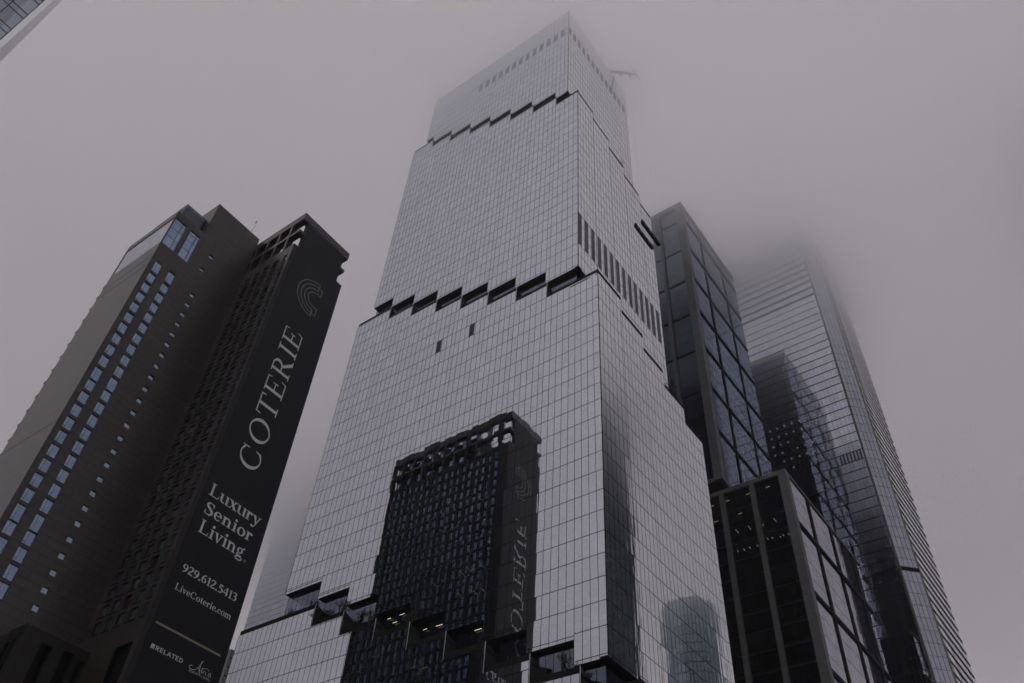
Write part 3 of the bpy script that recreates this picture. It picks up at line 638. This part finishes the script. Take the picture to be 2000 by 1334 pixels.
    if ch == '6': return 0.66, [A(.33, .32, .28, .30, 0, 360, b, t, 28), ribbon([(.10, .34, b), (.15, .64, b), (.33, .90, b * .8), (.53, .98, t)])]
    if ch == '2': return 0.64, [ribbon([(.09, .76, t), (.16, .93, b * .7), (.33, .96, t * 1.4), (.50, .86, b), (.47, .62, b), (.28, .36, b * .9), (.09, .08, t * 1.3)]), rect(.07, 0, .58, b * .85)]
    if ch == '1': return 0.46, slab(.19, b, 0, 1, .1, h, top=False) + [poly((.19, 1), (.19, .9), (.04, .80), (.04, .86))]
    if ch == '3': return 0.62, [ribbon([(.08, .82, t), (.18, .95, b * .7), (.33, .96, t * 1.4), (.46, .82, b), (.42, .64, b * .8), (.24, .54, t * 1.3)]), ribbon([(.24, .54, t * 1.3), (.45, .46, b), (.50, .24, b), (.36, .05, b * .7), (.2, .02, t), (.05, .1, t)])]
    if ch == '5': return 0.62, [rect(.14, .86, .54, .86 + b * .9), rect(.12, .50, .12 + t * 1.3, .98), ribbon([(.13, .55, t * 1.3), (.33, .60, b * .7), (.50, .42, b), (.50, .22, b), (.34, .04, b * .7), (.07, .05, t)])]
    if ch == '4': return 0.68, [rect(.40, 0, .40 + b, 1), rect(.03, .25, .62, .25 + b * .8), poly((.03, .25 + b * .4), (.10, .25 + b * .4), (.44, 1), (.40, 1))]
    if ch == 'A': return 0.86, [poly((.40, 1), (.46, 1), (.86, 0), (.72, 0)), poly((.40, 1), (.44, .9), (.10, 0), (.04, 0)), rect(.2, .32, .62, .32 + t), serif(0, .2, 0, h), serif(.64, .9, 0, h)]
    if ch == 'N': return 0.96, [rect(.14, 0, .14 + t, 1), rect(.76, 0, .76 + t, 1), poly((.1, 1), (.1 + b * 1.2, 1), (.8, 0), (.8 - b * 1.0, 0)), serif(.04, .28, 0, h), serif(.66, .92, 1 - h, h)]
    if ch == 'V': return 0.88, [poly((.04, 1), (.04 + b * 1.2, 1), (.48, .02), (.42, 0)), poly((.74, 1), (.74 + t, 1), (.47, 0), (.43, .02)), serif(0, .28, 1 - h, h), serif(.64, .88, 1 - h, h)]
    if ch == 'G': return 1.0, [A(.5, .5, .47, .52, 48, 330, b, t), rect(.76, .06, .76 + b, .44), serif(.66, .98, .42, h)]
    return 0.35, []
def sans(ch):
    w = 0.15; r = rect
    if ch == 'R': return 0.80, [r(.08, 0, .08 + w, 1), arc(.40, .72, .29, .28, -90, 90, w, w * .85), r(.08 + w, 1 - w * .85, .41, 1), r(.08 + w, .44, .41, .44 + w * .85), poly((.34, .44), (.50, .44), (.74, 0), (.57, 0))]
    if ch == 'E': return 0.72, [r(.08, 0, .08 + w, 1), r(.08 + w, 1 - w, .63, 1), r(.08 + w, .43, .58, .43 + w), r(.08 + w, 0, .63, w)]
    if ch == 'L': return 0.68, [r(.08, 0, .08 + w, 1), r(.08 + w, 0, .62, w)]
    if ch == 'A': return 0.88, [poly((.36, 1), (.52, 1), (.88, 0), (.72, 0)), poly((.36, 1), (.46, .86), (.16, 0), (.0, 0)), r(.24, .24, .64, .24 + w * .85)]
    if ch == 'T': return 0.74, [r(.37 - w / 2, 0, .37 + w / 2, 1 - w), r(.03, 1 - w, .71, 1)]
    if ch == 'D': return 0.84, [r(.08, 0, .08 + w, 1), arc(.36, .5, .42, .5, -90, 90, w, w * .9), r(.08 + w, 1 - w * .9, .37, 1), r(.08 + w, 0, .37, w * .9)]
def letters(txt, put, name, b=0.1, mat='letter', fn=None, space=0.0):
    """txt laid from x=0, total width normalised to 1 along the reading direction"""
    adv = 0; strokes = []
    for ch in txt:
        w, st = (fn(ch) if fn else glyph(ch, b))
        for s in st: strokes.append([[(x + adv, y) for x, y in q] for q in s])
        adv += w + space
    adv -= space; mb = MB()
    for i, s in enumerate(strokes):
        d = BX + 0.012 + 0.0025 * (i % 9)
        for q in s:
            pts = [(d,) + put(x / adv, y) for x, y in q]
            ar = sum(pts[k][1] * pts[(k + 1) % len(pts)][2] - pts[(k + 1) % len(pts)][1] * pts[k][2] for k in range(len(pts)))
            if ar < 0: pts.reverse()
            k = len(mb.v); mb.v += pts; n = len(pts); mi = mb.mi(mat); mb.f.append(tuple(range(k, k + n))); mb.m.append(mi)
            mb.v += [(BX + 0.001, p[1], p[2]) for p in pts]
            for j in range(n): mb.f.append((k + j, k + n + j, k + n + (j + 1) % n, k + (j + 1) % n)); mb.m.append(mi)
    return B(mb, name)
def horiz(y0, y1, z, h): return lambda x, y: (y0 + (y1 - y0) * x, z + h * y)
letters('COTERIE', lambda x, y: (66.68 - 4.36 * y, 89.15 + 34.75 * x), 'lettering', 0.125, space=0.13)
letters('Luxury', horiz(59.5, 70.4, 80.72, 2.3), 'lettering', 0.15)
letters('Senior', horiz(59.8, 69.75, 77.4, 2.2), 'lettering', 0.15)
letters('Living', horiz(60.0, 69.3, 74.05, 2.3), 'lettering', 0.15)
mb = MB()
for q in arc(0, 0, .2, .2, 0, 360, .05, .05, 16): mb.face([(BX + 0.014, 69.75 + a, 73.9 + c) for a, c in q], 'letter')
B(mb, 'registered_mark')
letters('929.612.5413', horiz(59.8, 70.45, 67.0, 1.3), 'lettering', 0.15)
letters('LiveCoterie.com', horiz(59.8, 70.5, 63.98, 1.0), 'lettering', 0.14)
letters('RELATED', horiz(60.3, 65.1, 54.8, 0.62), 'lettering', fn=sans, space=0.06)
letters('SENIOR', horiz(66.4, 68.1, 54.25, 0.30), 'lettering', 0.1)
letters('LIVING', horiz(68.75, 70.35, 54.25, 0.30), 'lettering', 0.1)
mb = MB(); mb.box(BX, BX + 0.02, 58.9, 70.76, 58.2, 58.5, 'gold', 'x'); B(mb, 'rule')
mb = MB()
for y0, y1, z0, z1 in ((59.54, 60.14, 55.12, 55.42), (59.54, 59.8, 54.8, 55.1), (59.86, 60.14, 54.8, 54.9), (59.84, 60.14, 54.96, 55.08)): mb.box(BX, BX + 0.02, y0, y1, z0, z1, 'letter', 'x')
B(mb, 'square_mark')
mb = MB()
AT = [[(66.81,55.23,.05),(66.45,55.13,.09),(66.31,54.88,.10),(66.51,54.72,.09),(66.92,54.70,.08),(67.36,54.84,.07),(67.7,55.2,.06),(67.92,55.61,.06),(68.12,56.09,.06),(68.24,56.40,.05),(68.16,56.43,.05),(68.05,56.09,.08),(68.05,55.57,.10),(68.09,55.02,.11),(68.19,54.66,.11),(68.38,54.4,.09),(68.62,54.32,.05)],
      [(67.7,55.3,.05),(67.95,55.1,.06),(68.3,54.95,.06)], [(68.64,55.59,.07),(68.53,55.26,.09),(68.45,54.98,.09),(68.57,54.81,.06),(68.78,54.98,.05)], [(68.34,55.38,.05),(68.95,55.63,.05),(69.48,55.73,.04)],
      [(68.83,55.24,.07),(68.79,54.90,.08),(68.94,55.2,.05),(69.15,55.18,.07)], [(69.29,55.22,.07),(69.23,54.9,.08),(69.42,54.82,.05)], [(70.16,55.29,.06),(69.85,55.24,.08),(69.74,54.95,.09),(69.93,54.78,.07),(70.14,55.1,.06),(70.16,55.29,.06),(70.12,54.95,.08),(70.3,54.82,.05)]]
for i, s in enumerate(AT):
    for q in ribbon(s): mb.face([(BX + 0.012 + i * 0.003, a, c) for a, c in q], 'letter')
for q in dot(69.62, 55.6, .06): mb.face([(BX + 0.012, a, c) for a, c in q], 'letter')
B(mb, 'script_lettering')
mb = MB(); k = 0; CY, CZ = 66.7, 134.9; th = 0.16
def band(ro, ri, ext):
    global k
    for r in (ro, ri):
        s = [[(CY + ext, CZ + r), (CY, CZ + r), (CY, CZ + r - th), (CY + ext, CZ + r - th)]] if ext else []
        s += arc(CY, CZ, r, r, 90, 270, th, th, 40)
        s += [[(CY + ext, CZ - r), (CY, CZ - r), (CY, CZ - r + th), (CY + ext, CZ - r + th)]] if ext else []
        for q in s: mb.face([(BX + 0.012 + k * 0.003, a, c) for a, c in q], 'logo')
        k += 1
    for sg in (1, -1):
        z0, z1 = sorted((CZ + sg * (ri - th), CZ + sg * ro))
        mb.face([(BX + 0.012 + k * 0.003, CY + ext - th / 2, z0), (BX + 0.012 + k * 0.003, CY + ext + th / 2, z0), (BX + 0.012 + k * 0.003, CY + ext + th / 2, z1), (BX + 0.012 + k * 0.003, CY + ext - th / 2, z1)], 'logo'); k += 1
band(4.95, 3.05, 0.0); band(3.98, 2.05, 1.0)
B(mb, 'emblem')

# ------------------------------------------------------------------ dark stone-framed tower behind, right
st = thing('stone_framed_tower', 'dark glass tower in a grey stone grid above a wider lower block', 'skyscraper', (-80, 210, 0))
def P(mb, name): o = mb.build(name, st); o.matrix_parent_inverse = Matrix.Translation((80, -210, 0)); return o
UX, UY, UB = -76.0, 194.9, 243.5
mb = MB()
mb.box(-78.7, UX, UY, 197.6, 158.0, 299.9, 'stone')
for x in (-87.4, -96.6, -105.8, -115, -124, -133): mb.box(x, x + 1.25, UY, UY + 1.5, 159.2, 297.4, 'stone')
mb.box(-140, -78.71, UY + 0.02, UY + 1.5, 297.41, 299.9, 'stone'); mb.box(-77.5, UX - 0.02, 197.61, UB, 298.2, 299.9, 'stone')
mb.box(-140, -78.71, UY + 0.02, UY + 2.0, 157.7, 159.1, 'stone'); mb.box(-78.0, UX - 0.02, 197.61, UB, 157.7, 159.0, 'stone')
P(mb, 'stone_frame')
mb = MB(); fr = front(UY + 0.9)
zz = [159 + 4.65 * n for n in range(31)]
curtain(mb, fr, -140, -78.7, 159.1, 297.4, 41, zz, 'dusk_glass', 'mull_dk', 0.06, 0.10, 0.03, 0.03)
for z in (288.5, 269.9, 251.2, 232.6, 213.9, 195.3, 176.7): fr.box(mb, -140, -78.7, z - 0.35, z + 0.35, -0.02, 0.28, 'mull_dk')
P(mb, 'curtain_wall')
mb = MB(); fr = right(-76.4)
curtain(mb, fr, 197.6, UB, 159.0, 298.2, 30, zz, 'indigo', 'mull_dk', 0.07, 0.09, 0.05, 0.04)
for z in (290.3, 272.0, 253.4, 235.1, 216.2, 197.5, 178.9): fr.box(mb, 197.6, UB, z - 0.45, z + 0.45, -0.02, 0.40, 'mull_dk')
for y in (211.2, 230.5): fr.box(mb, y - 0.5, y + 0.5, 159, 298.2, -0.02, 0.30, 'mull')
P(mb, 'curtain_wall')
mb = MB(); mb.box(-139.5, -78.5, UY + 3.5, UB - 1, 158, 298, 'core'); mb.box(-139.9, -76.5, UY + 0.5, UB - 0.5, 157.2, 157.69, 'soffit')
back(UB).quad(mb, -140, -76.4, 158, 299, 'black_glass'); left(-140).quad(mb, UY, UB, 158, 299, 'stone'); mb.box(-139, -77.6, UY + 1.6, UB - 0.1, 297.3, 297.6, 'fascia')
P(mb, 'building_core')
mb = MB(); mb.box(-138, -80.5, 198.2, 242, 149, 157.2, 'core'); right(-80.4).quad(mb, 198.2, 242, 149, 157.2, 'black_glass'); P(mb, 'neck')
LX_, LY_, LZ = -56.0, 189.8, 149.95
mb = MB()
mb.box(-58.25, LX_, LY_, 192.3, 0, LZ, 'stone')
for x in (-66.8, -75.9, -85.0, -94.1, -103.2): mb.box(x, x + 1.25, LY_, LY_ + 1.4, 0, 148.6, 'stone')
mb.box(-140, -58.26, LY_ + 0.02, LY_ + 1.5, 148.61, LZ - 0.02, 'stone'); mb.box(-57.2, LX_ - 0.02, 192.31, 246, 149.2, LZ, 'stone')
P(mb, 'stone_frame')
mb = MB(); fr = front(LY_ + 0.9)
curtain(mb, fr, -140, -58.25, 0.2, 148.6, 54, [3 + 5.2 * n for n in range(29)], 'black_glass', 'mull_dk', 0.05, 0.16, 0.03, 0.06)
P(mb, 'curtain_wall')
mb = MB(); fr = right(-56.35)
curtain(mb, fr, 192.3, 246, 0.2, 149.2, 52, [2.2 + 5.05 * n for n in range(29)], 'pale_blue', 'mull_dk', 0.04, 0.08, 0.012, 0.02)
for z in (133.9, 113.6, 93.8, 73.5, 53.3, 33.0): fr.box(mb, 192.3, 246, z - 0.55, z + 0.55, -0.02, 0.42, 'mull_dk')
for y in (205.2, 222.0, 238.8): fr.box(mb, y - 0.75, y + 0.75, 0.2, 149.2, -0.02, 0.30, 'mull_dk')
P(mb, 'curtain_wall')
mb = MB(); mb.box(-139.5, -60, LY_ + 9, 245, 0.2, 149.3, 'core'); mb.box(-57.8, -57.5, 193, 245, 0.2, 149, 'core')
mb.box(-139.9, -56.6, LY_ + 1.6, 245.9, 149.35, 149.55, 'fascia'); back(246).quad(mb, -140, -56.3, 0, 149, 'black_glass')
for n in range(15, 29): mb.box(-100, -58.4, LY_ + 1.6, LY_ + 8.9, 3 + 5.2 * n - 0.45, 3 + 5.2 * n + 0.1, 'mull_lt')
P(mb, 'building_core')
LL = [(-62.2,147.1),(-74.2,147),(-68,147),(-79,147),(-78.4,141.6),(-71.1,141.6),(-73,136.8),(-69.4,136.7),(-65.7,136.5),(-62.1,136.5),(-64.9,131.4),(-63.6,131.2),(-61.4,130.8),(-60.6,131),(-73.5,130.4),(-71.7,130.3),(-70,130.4),(-67.9,130.3),(-59.1,130.8),(-79.6,130.4)]
for i, (x, z) in enumerate(LL):
    mb = MB()
    if z > 140: mb.box(x - 0.6, x + 0.6, 191.45, 191.57, z, z + 0.06, 'lamp')
    else: mb.box(x - 0.05, x + 0.05, 191.0, 193.0 if z > 134 else 192.0, z, z + 0.06, 'lamp_cool')
    P(mb, 'ceiling_lamp')
for x, z in ((-88.5,249.4),(-86,249.4),(-84.9,249.4),(-84.8,244.7),(-83.1,244.8),(-85.1,235.7),(-83.6,235.7),(-80.6,235.7),(-85,226.4),(-83.6,226.3),(-82.1,226.4),(-89.7,226.4),(-89.6,221.6),(-85,221.7),(-83.5,221.6),(-81.9,221.6)):
    mb = MB(); mb.box(x - 0.12, x + 0.12, 196.4, 196.64, z, z + 0.06, 'lamp_cool'); P(mb, 'ceiling_lamp')

# ------------------------------------------------------------------ tall blue tower lost in the cloud
bt_ = thing('cloud_capped_tower', 'tall blue-grey glass tower with dark fins whose top vanishes in cloud on the right', 'skyscraper', (-70, 290, 0))
def Q(mb, name): o = mb.build(name, bt_); o.matrix_parent_inverse = Matrix.Translation((70, -290, 0)); return o
YB = 270.0; x1 = -49.6; cx_, cy_ = -44.8, 275.15; ZT = 341.0
mb = MB(); fr = front(YB); z298 = 297.98
zz = [z298 + FL * n for n in range(-70, 17)]
curtain(mb, fr, -118, x1, 0.2, ZT, 43, zz, 'steel', 'mull_dk', 0.06, 0.26, 0.05, 0.12, tilt=0.0016)
for n in range(0, 16): fr.box(mb, -118, x1, z298 + n * 4.45 - 0.5, z298 + n * 4.45 + 0.5, -0.02, 0.3, 'mull')
for n in range(7): fr.box(mb, -58.5 + n * 1.25, -58.0 + n * 1.25, 205.0, 209.1, -0.02, 0.2, 'mull_dk')
Q(mb, 'curtain_wall')
mb = MB(); L_ = math.hypot(cx_ - x1, cy_ - YB); fr = Fr((x1, YB), ((cx_ - x1) / L_, (cy_ - YB) / L_), ((cy_ - YB) / L_, -(cx_ - x1) / L_))
curtain(mb, fr, 0.35, L_ - 0.2, 0.2, ZT, 4, zz, 'steel', 'mull', 0.08, 0.09, 0.05, 0.05, tilt=0.0016); fr.box(mb, 0, L_, 158.6, 159.9, 0.0, 0.25, 'mull'); Q(mb, 'curtain_wall')
mb = MB(); mb.tube((x1, YB, 0), (x1, YB, ZT), 0.42, 0.42, 'stone', 8); Q(mb, 'corner_post')
mb = MB(); mb.tube((cx_, cy_, 0), (cx_, cy_, ZT), 0.30, 0.30, 'brass', 8); Q(mb, 'corner_post')
mb = MB(); fr = right(cx_)
curtain(mb, fr, cy_ + 0.2, 311, 0.2, ZT, 22, [], 'silver_lightened', 'mull', 0.03, 0.2, 0.008, 0.008, tilt=0.0008)
Q(mb, 'curtain_wall')
mb = MB(); fr = right(cx_)
for z in zz:
    if z > 60: fr.box(mb, cy_ + 0.5, 311.3, z - 0.38, z + 0.38, 0.01, 0.16, 'mull_dk')
Q(mb, 'sun_fin')
mb = MB(); mb.prism([(-117.5, YB + 4), (-52, YB + 4), (-48.5, 279), (-48.5, 310.5), (-117.5, 310.5)], 0.2, ZT - 0.5, 'core'); back(311).quad(mb, -118, cx_, 0.2, ZT, 'steel'); left(-118).quad(mb, YB, 311, 0.2, ZT, 'steel'); Q(mb, 'building_core')
lights = []
for r, z in enumerate((234.1, 229.9, 225.7, 221.5, 217.3, 213.1)):
    for n in range(12):
        x = -85.9 + n * 3.1
        if x > -51.5 or (r == 2 and n in (4, 6, 9, 10, 11)) or (r == 3 and n in (3, 8)) or (r >= 4 and n < 2) or (r == 5 and n % 3): continue
        lights.append((x, z))
for x, z in lights:
    mb = MB(); mb.box(x - 0.42, x - 0.04, 271.6, 272.5, z, z + 0.06, 'lamp_cool'); mb.box(x + 0.04, x + 0.42, 271.6, 272.5, z, z + 0.06, 'lamp_cool'); Q(mb, 'ceiling_lamp')
for x, z in ((-56.9,178.1),(-57.9,174),(-53.3,178.1),(-60.9,178.2),(-62.6,169.4),(-62.2,165.4),(-62.5,161.5),(-62.4,157.2),(-57.7,161.6),(-57.6,157.1),(-51.9,169.2),(-51.8,165.3),(-52.1,156.6),(-57.7,165.3),(-62.9,138.9),(-56.6,138.6)):
    mb = MB(); mb.box(x - 0.7, x + 0.5, 271.9, 272.0, z, z + 0.05, 'lamp'); mb.box(x + 0.5, x + 0.6, 271.2, 272.6, z, z + 0.05, 'lamp'); Q(mb, 'ceiling_lamp')

# ------------------------------------------------------------------ pale tower far behind on the left
hz = thing('distant_tower', 'faint fog-dimmed office tower in the gap between the hotel banner and the silver tower', 'skyscraper', (-400, 320, 0))
mb = MB(); curtain(mb, front(300), -446, -350, 0.2, 375, 60, [4.3 * n for n in range(1, 87)], 'steel', 'mull', 0.12, 0.26, 0.03, 0.05, tilt=0.001)
left(-446).quad(mb, 300, 360, 0.2, 375, 'steel'); right(-350).quad(mb, 300, 360, 0.2, 375, 'steel'); back(360).quad(mb, -446, -350, 0.2, 375, 'steel')
o = mb.build('curtain_wall', hz); o.matrix_parent_inverse = Matrix.Translation((400, -320, 0))
mb = MB(); mb.box(-445, -351, 303, 359, 0.2, 374.5, 'core'); o = mb.build('building_core', hz); o.matrix_parent_inverse = Matrix.Translation((400, -320, 0))
gb = thing('grey_block', 'narrow grey masonry block with dark window slots at the foot of the hotel banner', 'building', (-265, 174, 0))
holes = []
for n in range(20):
    for c, (a, w) in enumerate(((0.3, 1.5), (2.5, 1.7))):
        z = 138.2 - 3.3 * n - (1.2 if c else 0); holes.append((172.1 + a, 172.1 + a + w, z - 0.7, z))
mb = MB(); wall_holes(mb, right(-260), 172.1, 176.8, 0.2, 140.8, holes, 'block', 0.3); front(172.1).quad(mb, -275, -260, 0.2, 140.8, 'block'); back(176.8).quad(mb, -275, -260, 0.2, 140.8, 'block')
left(-275).quad(mb, 172.1, 176.8, 0.2, 140.8, 'block'); mb.box(-275, -260.01, 172.11, 176.79, 140.4, 140.7, 'block')
o = mb.build('wall', gb); o.matrix_parent_inverse = Matrix.Translation((265, -174, 0))
for h in holes[:20]:
    mb = MB(); right(-260).quad(mb, *h, 'black_glass', -0.25); right(-260).quad(mb, *h, 'core', -0.6); o = mb.build('window', gb); o.matrix_parent_inverse = Matrix.Translation((265, -174, 0))
# ------------------------------------------------------------------ near tower at the top left corner
nr = thing('near_glass_tower', 'corner of a close grey-blue glass tower cutting the top left of the view', 'building', (-40, -16, 0))
def R_(mb, name): o = mb.build(name, nr); o.matrix_parent_inverse = Matrix.Translation((40, 16, 0)); return o
mb = MB(); curtain(mb, right(-30), -31.0, -1.21, 0.2, 62, 38, [z for n in range(38) for z in (1.2 + 1.6 * n, 1.62 + 1.6 * n)], 'near_glass', 'mull_dk', 0.03, 0.028, 0.02, 0.015)
front(-31.1).quad(mb, -60, -30, 0.2, 62, 'near_glass'); left(-60).quad(mb, -31.1, -1.1, 0.2, 62, 'near_glass'); R_(mb, 'curtain_wall')
mb = MB(); mb.box(-59.8, -33, -30, -2.5, 0.2, 61.5, 'core'); R_(mb, 'building_core')
mb = MB(); mb.box(-59.9, -30.02, -1.195, -1.05, 0.2, 62.1, 'silver_metal'); mb.box(-30.2, -29.96, -1.04, -0.96, 0.2, 62.1, 'silver_metal'); mb.box(-30.1, -30.0, -0.955, -0.93, 42.5, 50, 'frame'); R_(mb, 'end_wall')
# ------------------------------------------------------------------ two towers seen only as reflections
ta = thing('mirrored_slab_tower', 'dark ribbed slab tower seen mirrored along the near corner of the silver tower', 'skyscraper', (80, 313, 0))
mb = MB(); curtain(mb, left(60), 276, 335, 0.2, 345, 34, [4.2 * n for n in range(1, 82)], 'slab_glass', 'mull', 0.4, 0.4, 0.25, 0.1)
mb.box(62, 100, 276.2, 334.8, 0.2, 345, 'block'); front(276).quad(mb, 60, 100, 0.2, 345, 'black_glass'); back(335).quad(mb, 60, 100, 0.2, 345, 'black_glass')
o = mb.build('curtain_wall', ta); o.matrix_parent_inverse = Matrix.Translation((-80, -313, 0))
tb = thing('mirrored_round_tower', 'round-cornered teal glass tower seen mirrored low on the right side of the silver tower', 'skyscraper', (98, 474, 0))
mb = MB(); n = 40; zs = [0.2] + [6 * k for k in range(1, 48)]
for j in range(len(zs)):
    za = zs[j]; zb = zs[j + 1] if j + 1 < len(zs) else 288
    ra = 17.5; rb = 17.5
    for i in range(n):
        a0, a1 = 6.28318 * i / n, 6.28318 * (i + 1) / n
        mb.face([(98 + ra * math.cos(a0), 474 + ra * math.sin(a0), za), (98 + ra * math.cos(a1), 474 + ra * math.sin(a1), za), (98 + rb * math.cos(a1), 474 + rb * math.sin(a1), zb - 0.5), (98 + rb * math.cos(a0), 474 + rb * math.sin(a0), zb - 0.5)], 'teal')
        mb.face([(98 + rb * math.cos(a0), 474 + rb * math.sin(a0), zb - 0.5), (98 + rb * math.cos(a1), 474 + rb * math.sin(a1), zb - 0.5), (98 + rb * math.cos(a1), 474 + rb * math.sin(a1), zb), (98 + rb * math.cos(a0), 474 + rb * math.sin(a0), zb)], 'mull')
for j in range(6):                            # drum stepping in to a shallow dome
    t0, t1 = j / 6, (j + 1) / 6
    r0, r1 = 17.5 * math.cos(t0 * 1.5) , 17.5 * math.cos(t1 * 1.5); h0, h1 = 288 + 5 * math.sin(t0 * 1.57), 288 + 5 * math.sin(t1 * 1.57)
    for i in range(n):
        a0, a1 = 6.28318 * i / n, 6.28318 * (i + 1) / n
        mb.face([(98 + r0 * math.cos(a0), 474 + r0 * math.sin(a0), h0), (98 + r0 * math.cos(a1), 474 + r0 * math.sin(a1), h0), (98 + r1 * math.cos(a1), 474 + r1 * math.sin(a1), h1), (98 + r1 * math.cos(a0), 474 + r1 * math.sin(a0), h1)], 'teal')
mb.prism([(98 + 16 * math.cos(6.28318 * i / n), 474 + 16 * math.sin(6.28318 * i / n)) for i in range(n)], 0.2, 283, 'core')
o = mb.build('curtain_wall', tb); o.matrix_parent_inverse = Matrix.Translation((-98, -474, 0))

# ------------------------------------------------------------------ bare shrubs on the terraces
def shrub_mesh(seed):
    rnd = random.Random(seed); mb = MB()
    def grow(p, d, l, r, depth):
        q = p + d * l; mb.tube(p, q, r, r * 0.6, 'twig', 3)
        if depth == 0: return
        for _ in range(3 if depth > 1 else 2):
            e = (d + Vector((rnd.gauss(0, .55), rnd.gauss(0, .55), rnd.gauss(.1, .3)))).normalized()
            grow(q, e, l * rnd.uniform(.6, .85), r * 0.6, depth - 1)
    for _ in range(4): grow(Vector((rnd.gauss(0, .15), rnd.gauss(0, .15), 0)), Vector((rnd.gauss(0, .3), rnd.gauss(0, .3), 1)).normalized(), rnd.uniform(.5, .8), rnd.uniform(.09, .12), 3)
    return mb
spots_low = [(-137.7, 86.3), (-130.6, 86.3), (-128.6, 82.3), (-121.6, 82.3), (-119.5, 78.1), (-116.2, 78.1), (-112.4, 78.1), (-110.0, 74.95), (-103, 74.95), (-71.9, 58.3), (-68.2, 58.3)]
spots_mid = [(-128.6, 175.7), (-117.5, 171.45), (-104.2, 167.2), (-93.0, 158.7), (-86.5, 158.7)]
spots_side = [(119.5, 145.7), (130.6, 141.6), (139.3, 141.6), (121.8, 145.7), (112.6, 149.9)]
spots_high = [(122.0, 238.4), (130.6, 234.0), (139.0, 229.8), (113.0, 242.2)]
srcs = {}
def shrub(loc, label, group, s):
    k = random.randrange(4)
    if k not in srcs:
        o = shrub_mesh(k).build('terrace_shrub'); srcs[k] = o
    else:
        o = srcs[k].copy(); COL.objects.link(o)
    o.location = loc; o.rotation_euler = (0, 0, random.random() * 6.28); o.scale = (s, s, s)
    tag(o, label, 'shrub', group)
for x, z in spots_low: shrub((x, 102.3, z), 'bare twiggy shrub on the lowest stepped terrace of the silver tower', 'shrubs on the lowest terrace', random.uniform(1.4, 2.1))
for x, z in spots_mid: shrub((x, 104.3, z), 'bare twiggy shrub in a recess of the middle terrace, street side', 'shrubs on the middle terrace front', random.uniform(0.8, 1.1))
for y, z in spots_side: shrub((-64.2, y, z), 'bare twiggy shrub showing over the middle terrace edge beside the dark louvers', 'shrubs on the middle terrace side', random.uniform(1.8, 2.6))
for y, z in spots_high: shrub((-70.0, y, z), 'bare twiggy shrub showing over the highest terrace edge near the crown', 'shrubs on the highest terrace side', random.uniform(1.7, 2.3))

# ------------------------------------------------------------------ air: thin haze everywhere, low cloud over the roofs
def volume(name, dens, col=(0.97, 0.97, 0.985), g=0.6):
    m, t, o = newmat(name); v = N(t, 'ShaderNodeVolumePrincipled')
    v.inputs['Color'].default_value = col + (1,); v.inputs['Density'].default_value = dens; v.inputs['Anisotropy'].default_value = g
    t.links.new(v.outputs[0], o.inputs['Volume']); M[name] = m; return name
mb = MB(); mb.box(-1500, 1500, -1500, 1500, -2, 380, volume('haze', 0.00013)); o = mb.build('haze'); o['kind'] = 'stuff'
def lens(z0, zt, Rm, cx, cy, mat, name):
    mb = MB(); n, m = 48, 10; k0 = 0; i = mb.mi(mat)
    def ring(r, z): 
        k = len(mb.v); mb.v.extend([(cx + r * math.cos(6.28318 * j / n), cy + r * math.sin(6.28318 * j / n), z) for j in range(n)]); return k
    rings = [ring(Rm * (q / m), z0 + (zt - z0) * (q / m) ** 2) for q in range(1, m + 1)]
    c0 = len(mb.v); mb.v.append((cx, cy, z0)); c1 = len(mb.v); mb.v.append((cx, cy, zt))
    for j in range(n):
        mb.f.append((c0, rings[0] + (j + 1) % n, rings[0] + j)); mb.m.append(i)
        mb.f.append((c1, rings[-1] + j, rings[-1] + (j + 1) % n)); mb.m.append(i)
    for a, b in zip(rings, rings[1:]):
        for j in range(n): mb.f.append((a + j, a + (j + 1) % n, b + (j + 1) % n, b + j)); mb.m.append(i)
    o = mb.build(name); o['kind'] = 'stuff'; return o
for q, (z0, dn) in enumerate(((234, .0045), (256, .006), (276, .009), (294, .014), (310, .021))):
    lens(z0, 356 - q * 0.5, 800 - 12 * q, -105, 270, volume('low cloud %d' % q, dn, (0.996, 0.996, 0.998), 0.85), 'low_cloud')
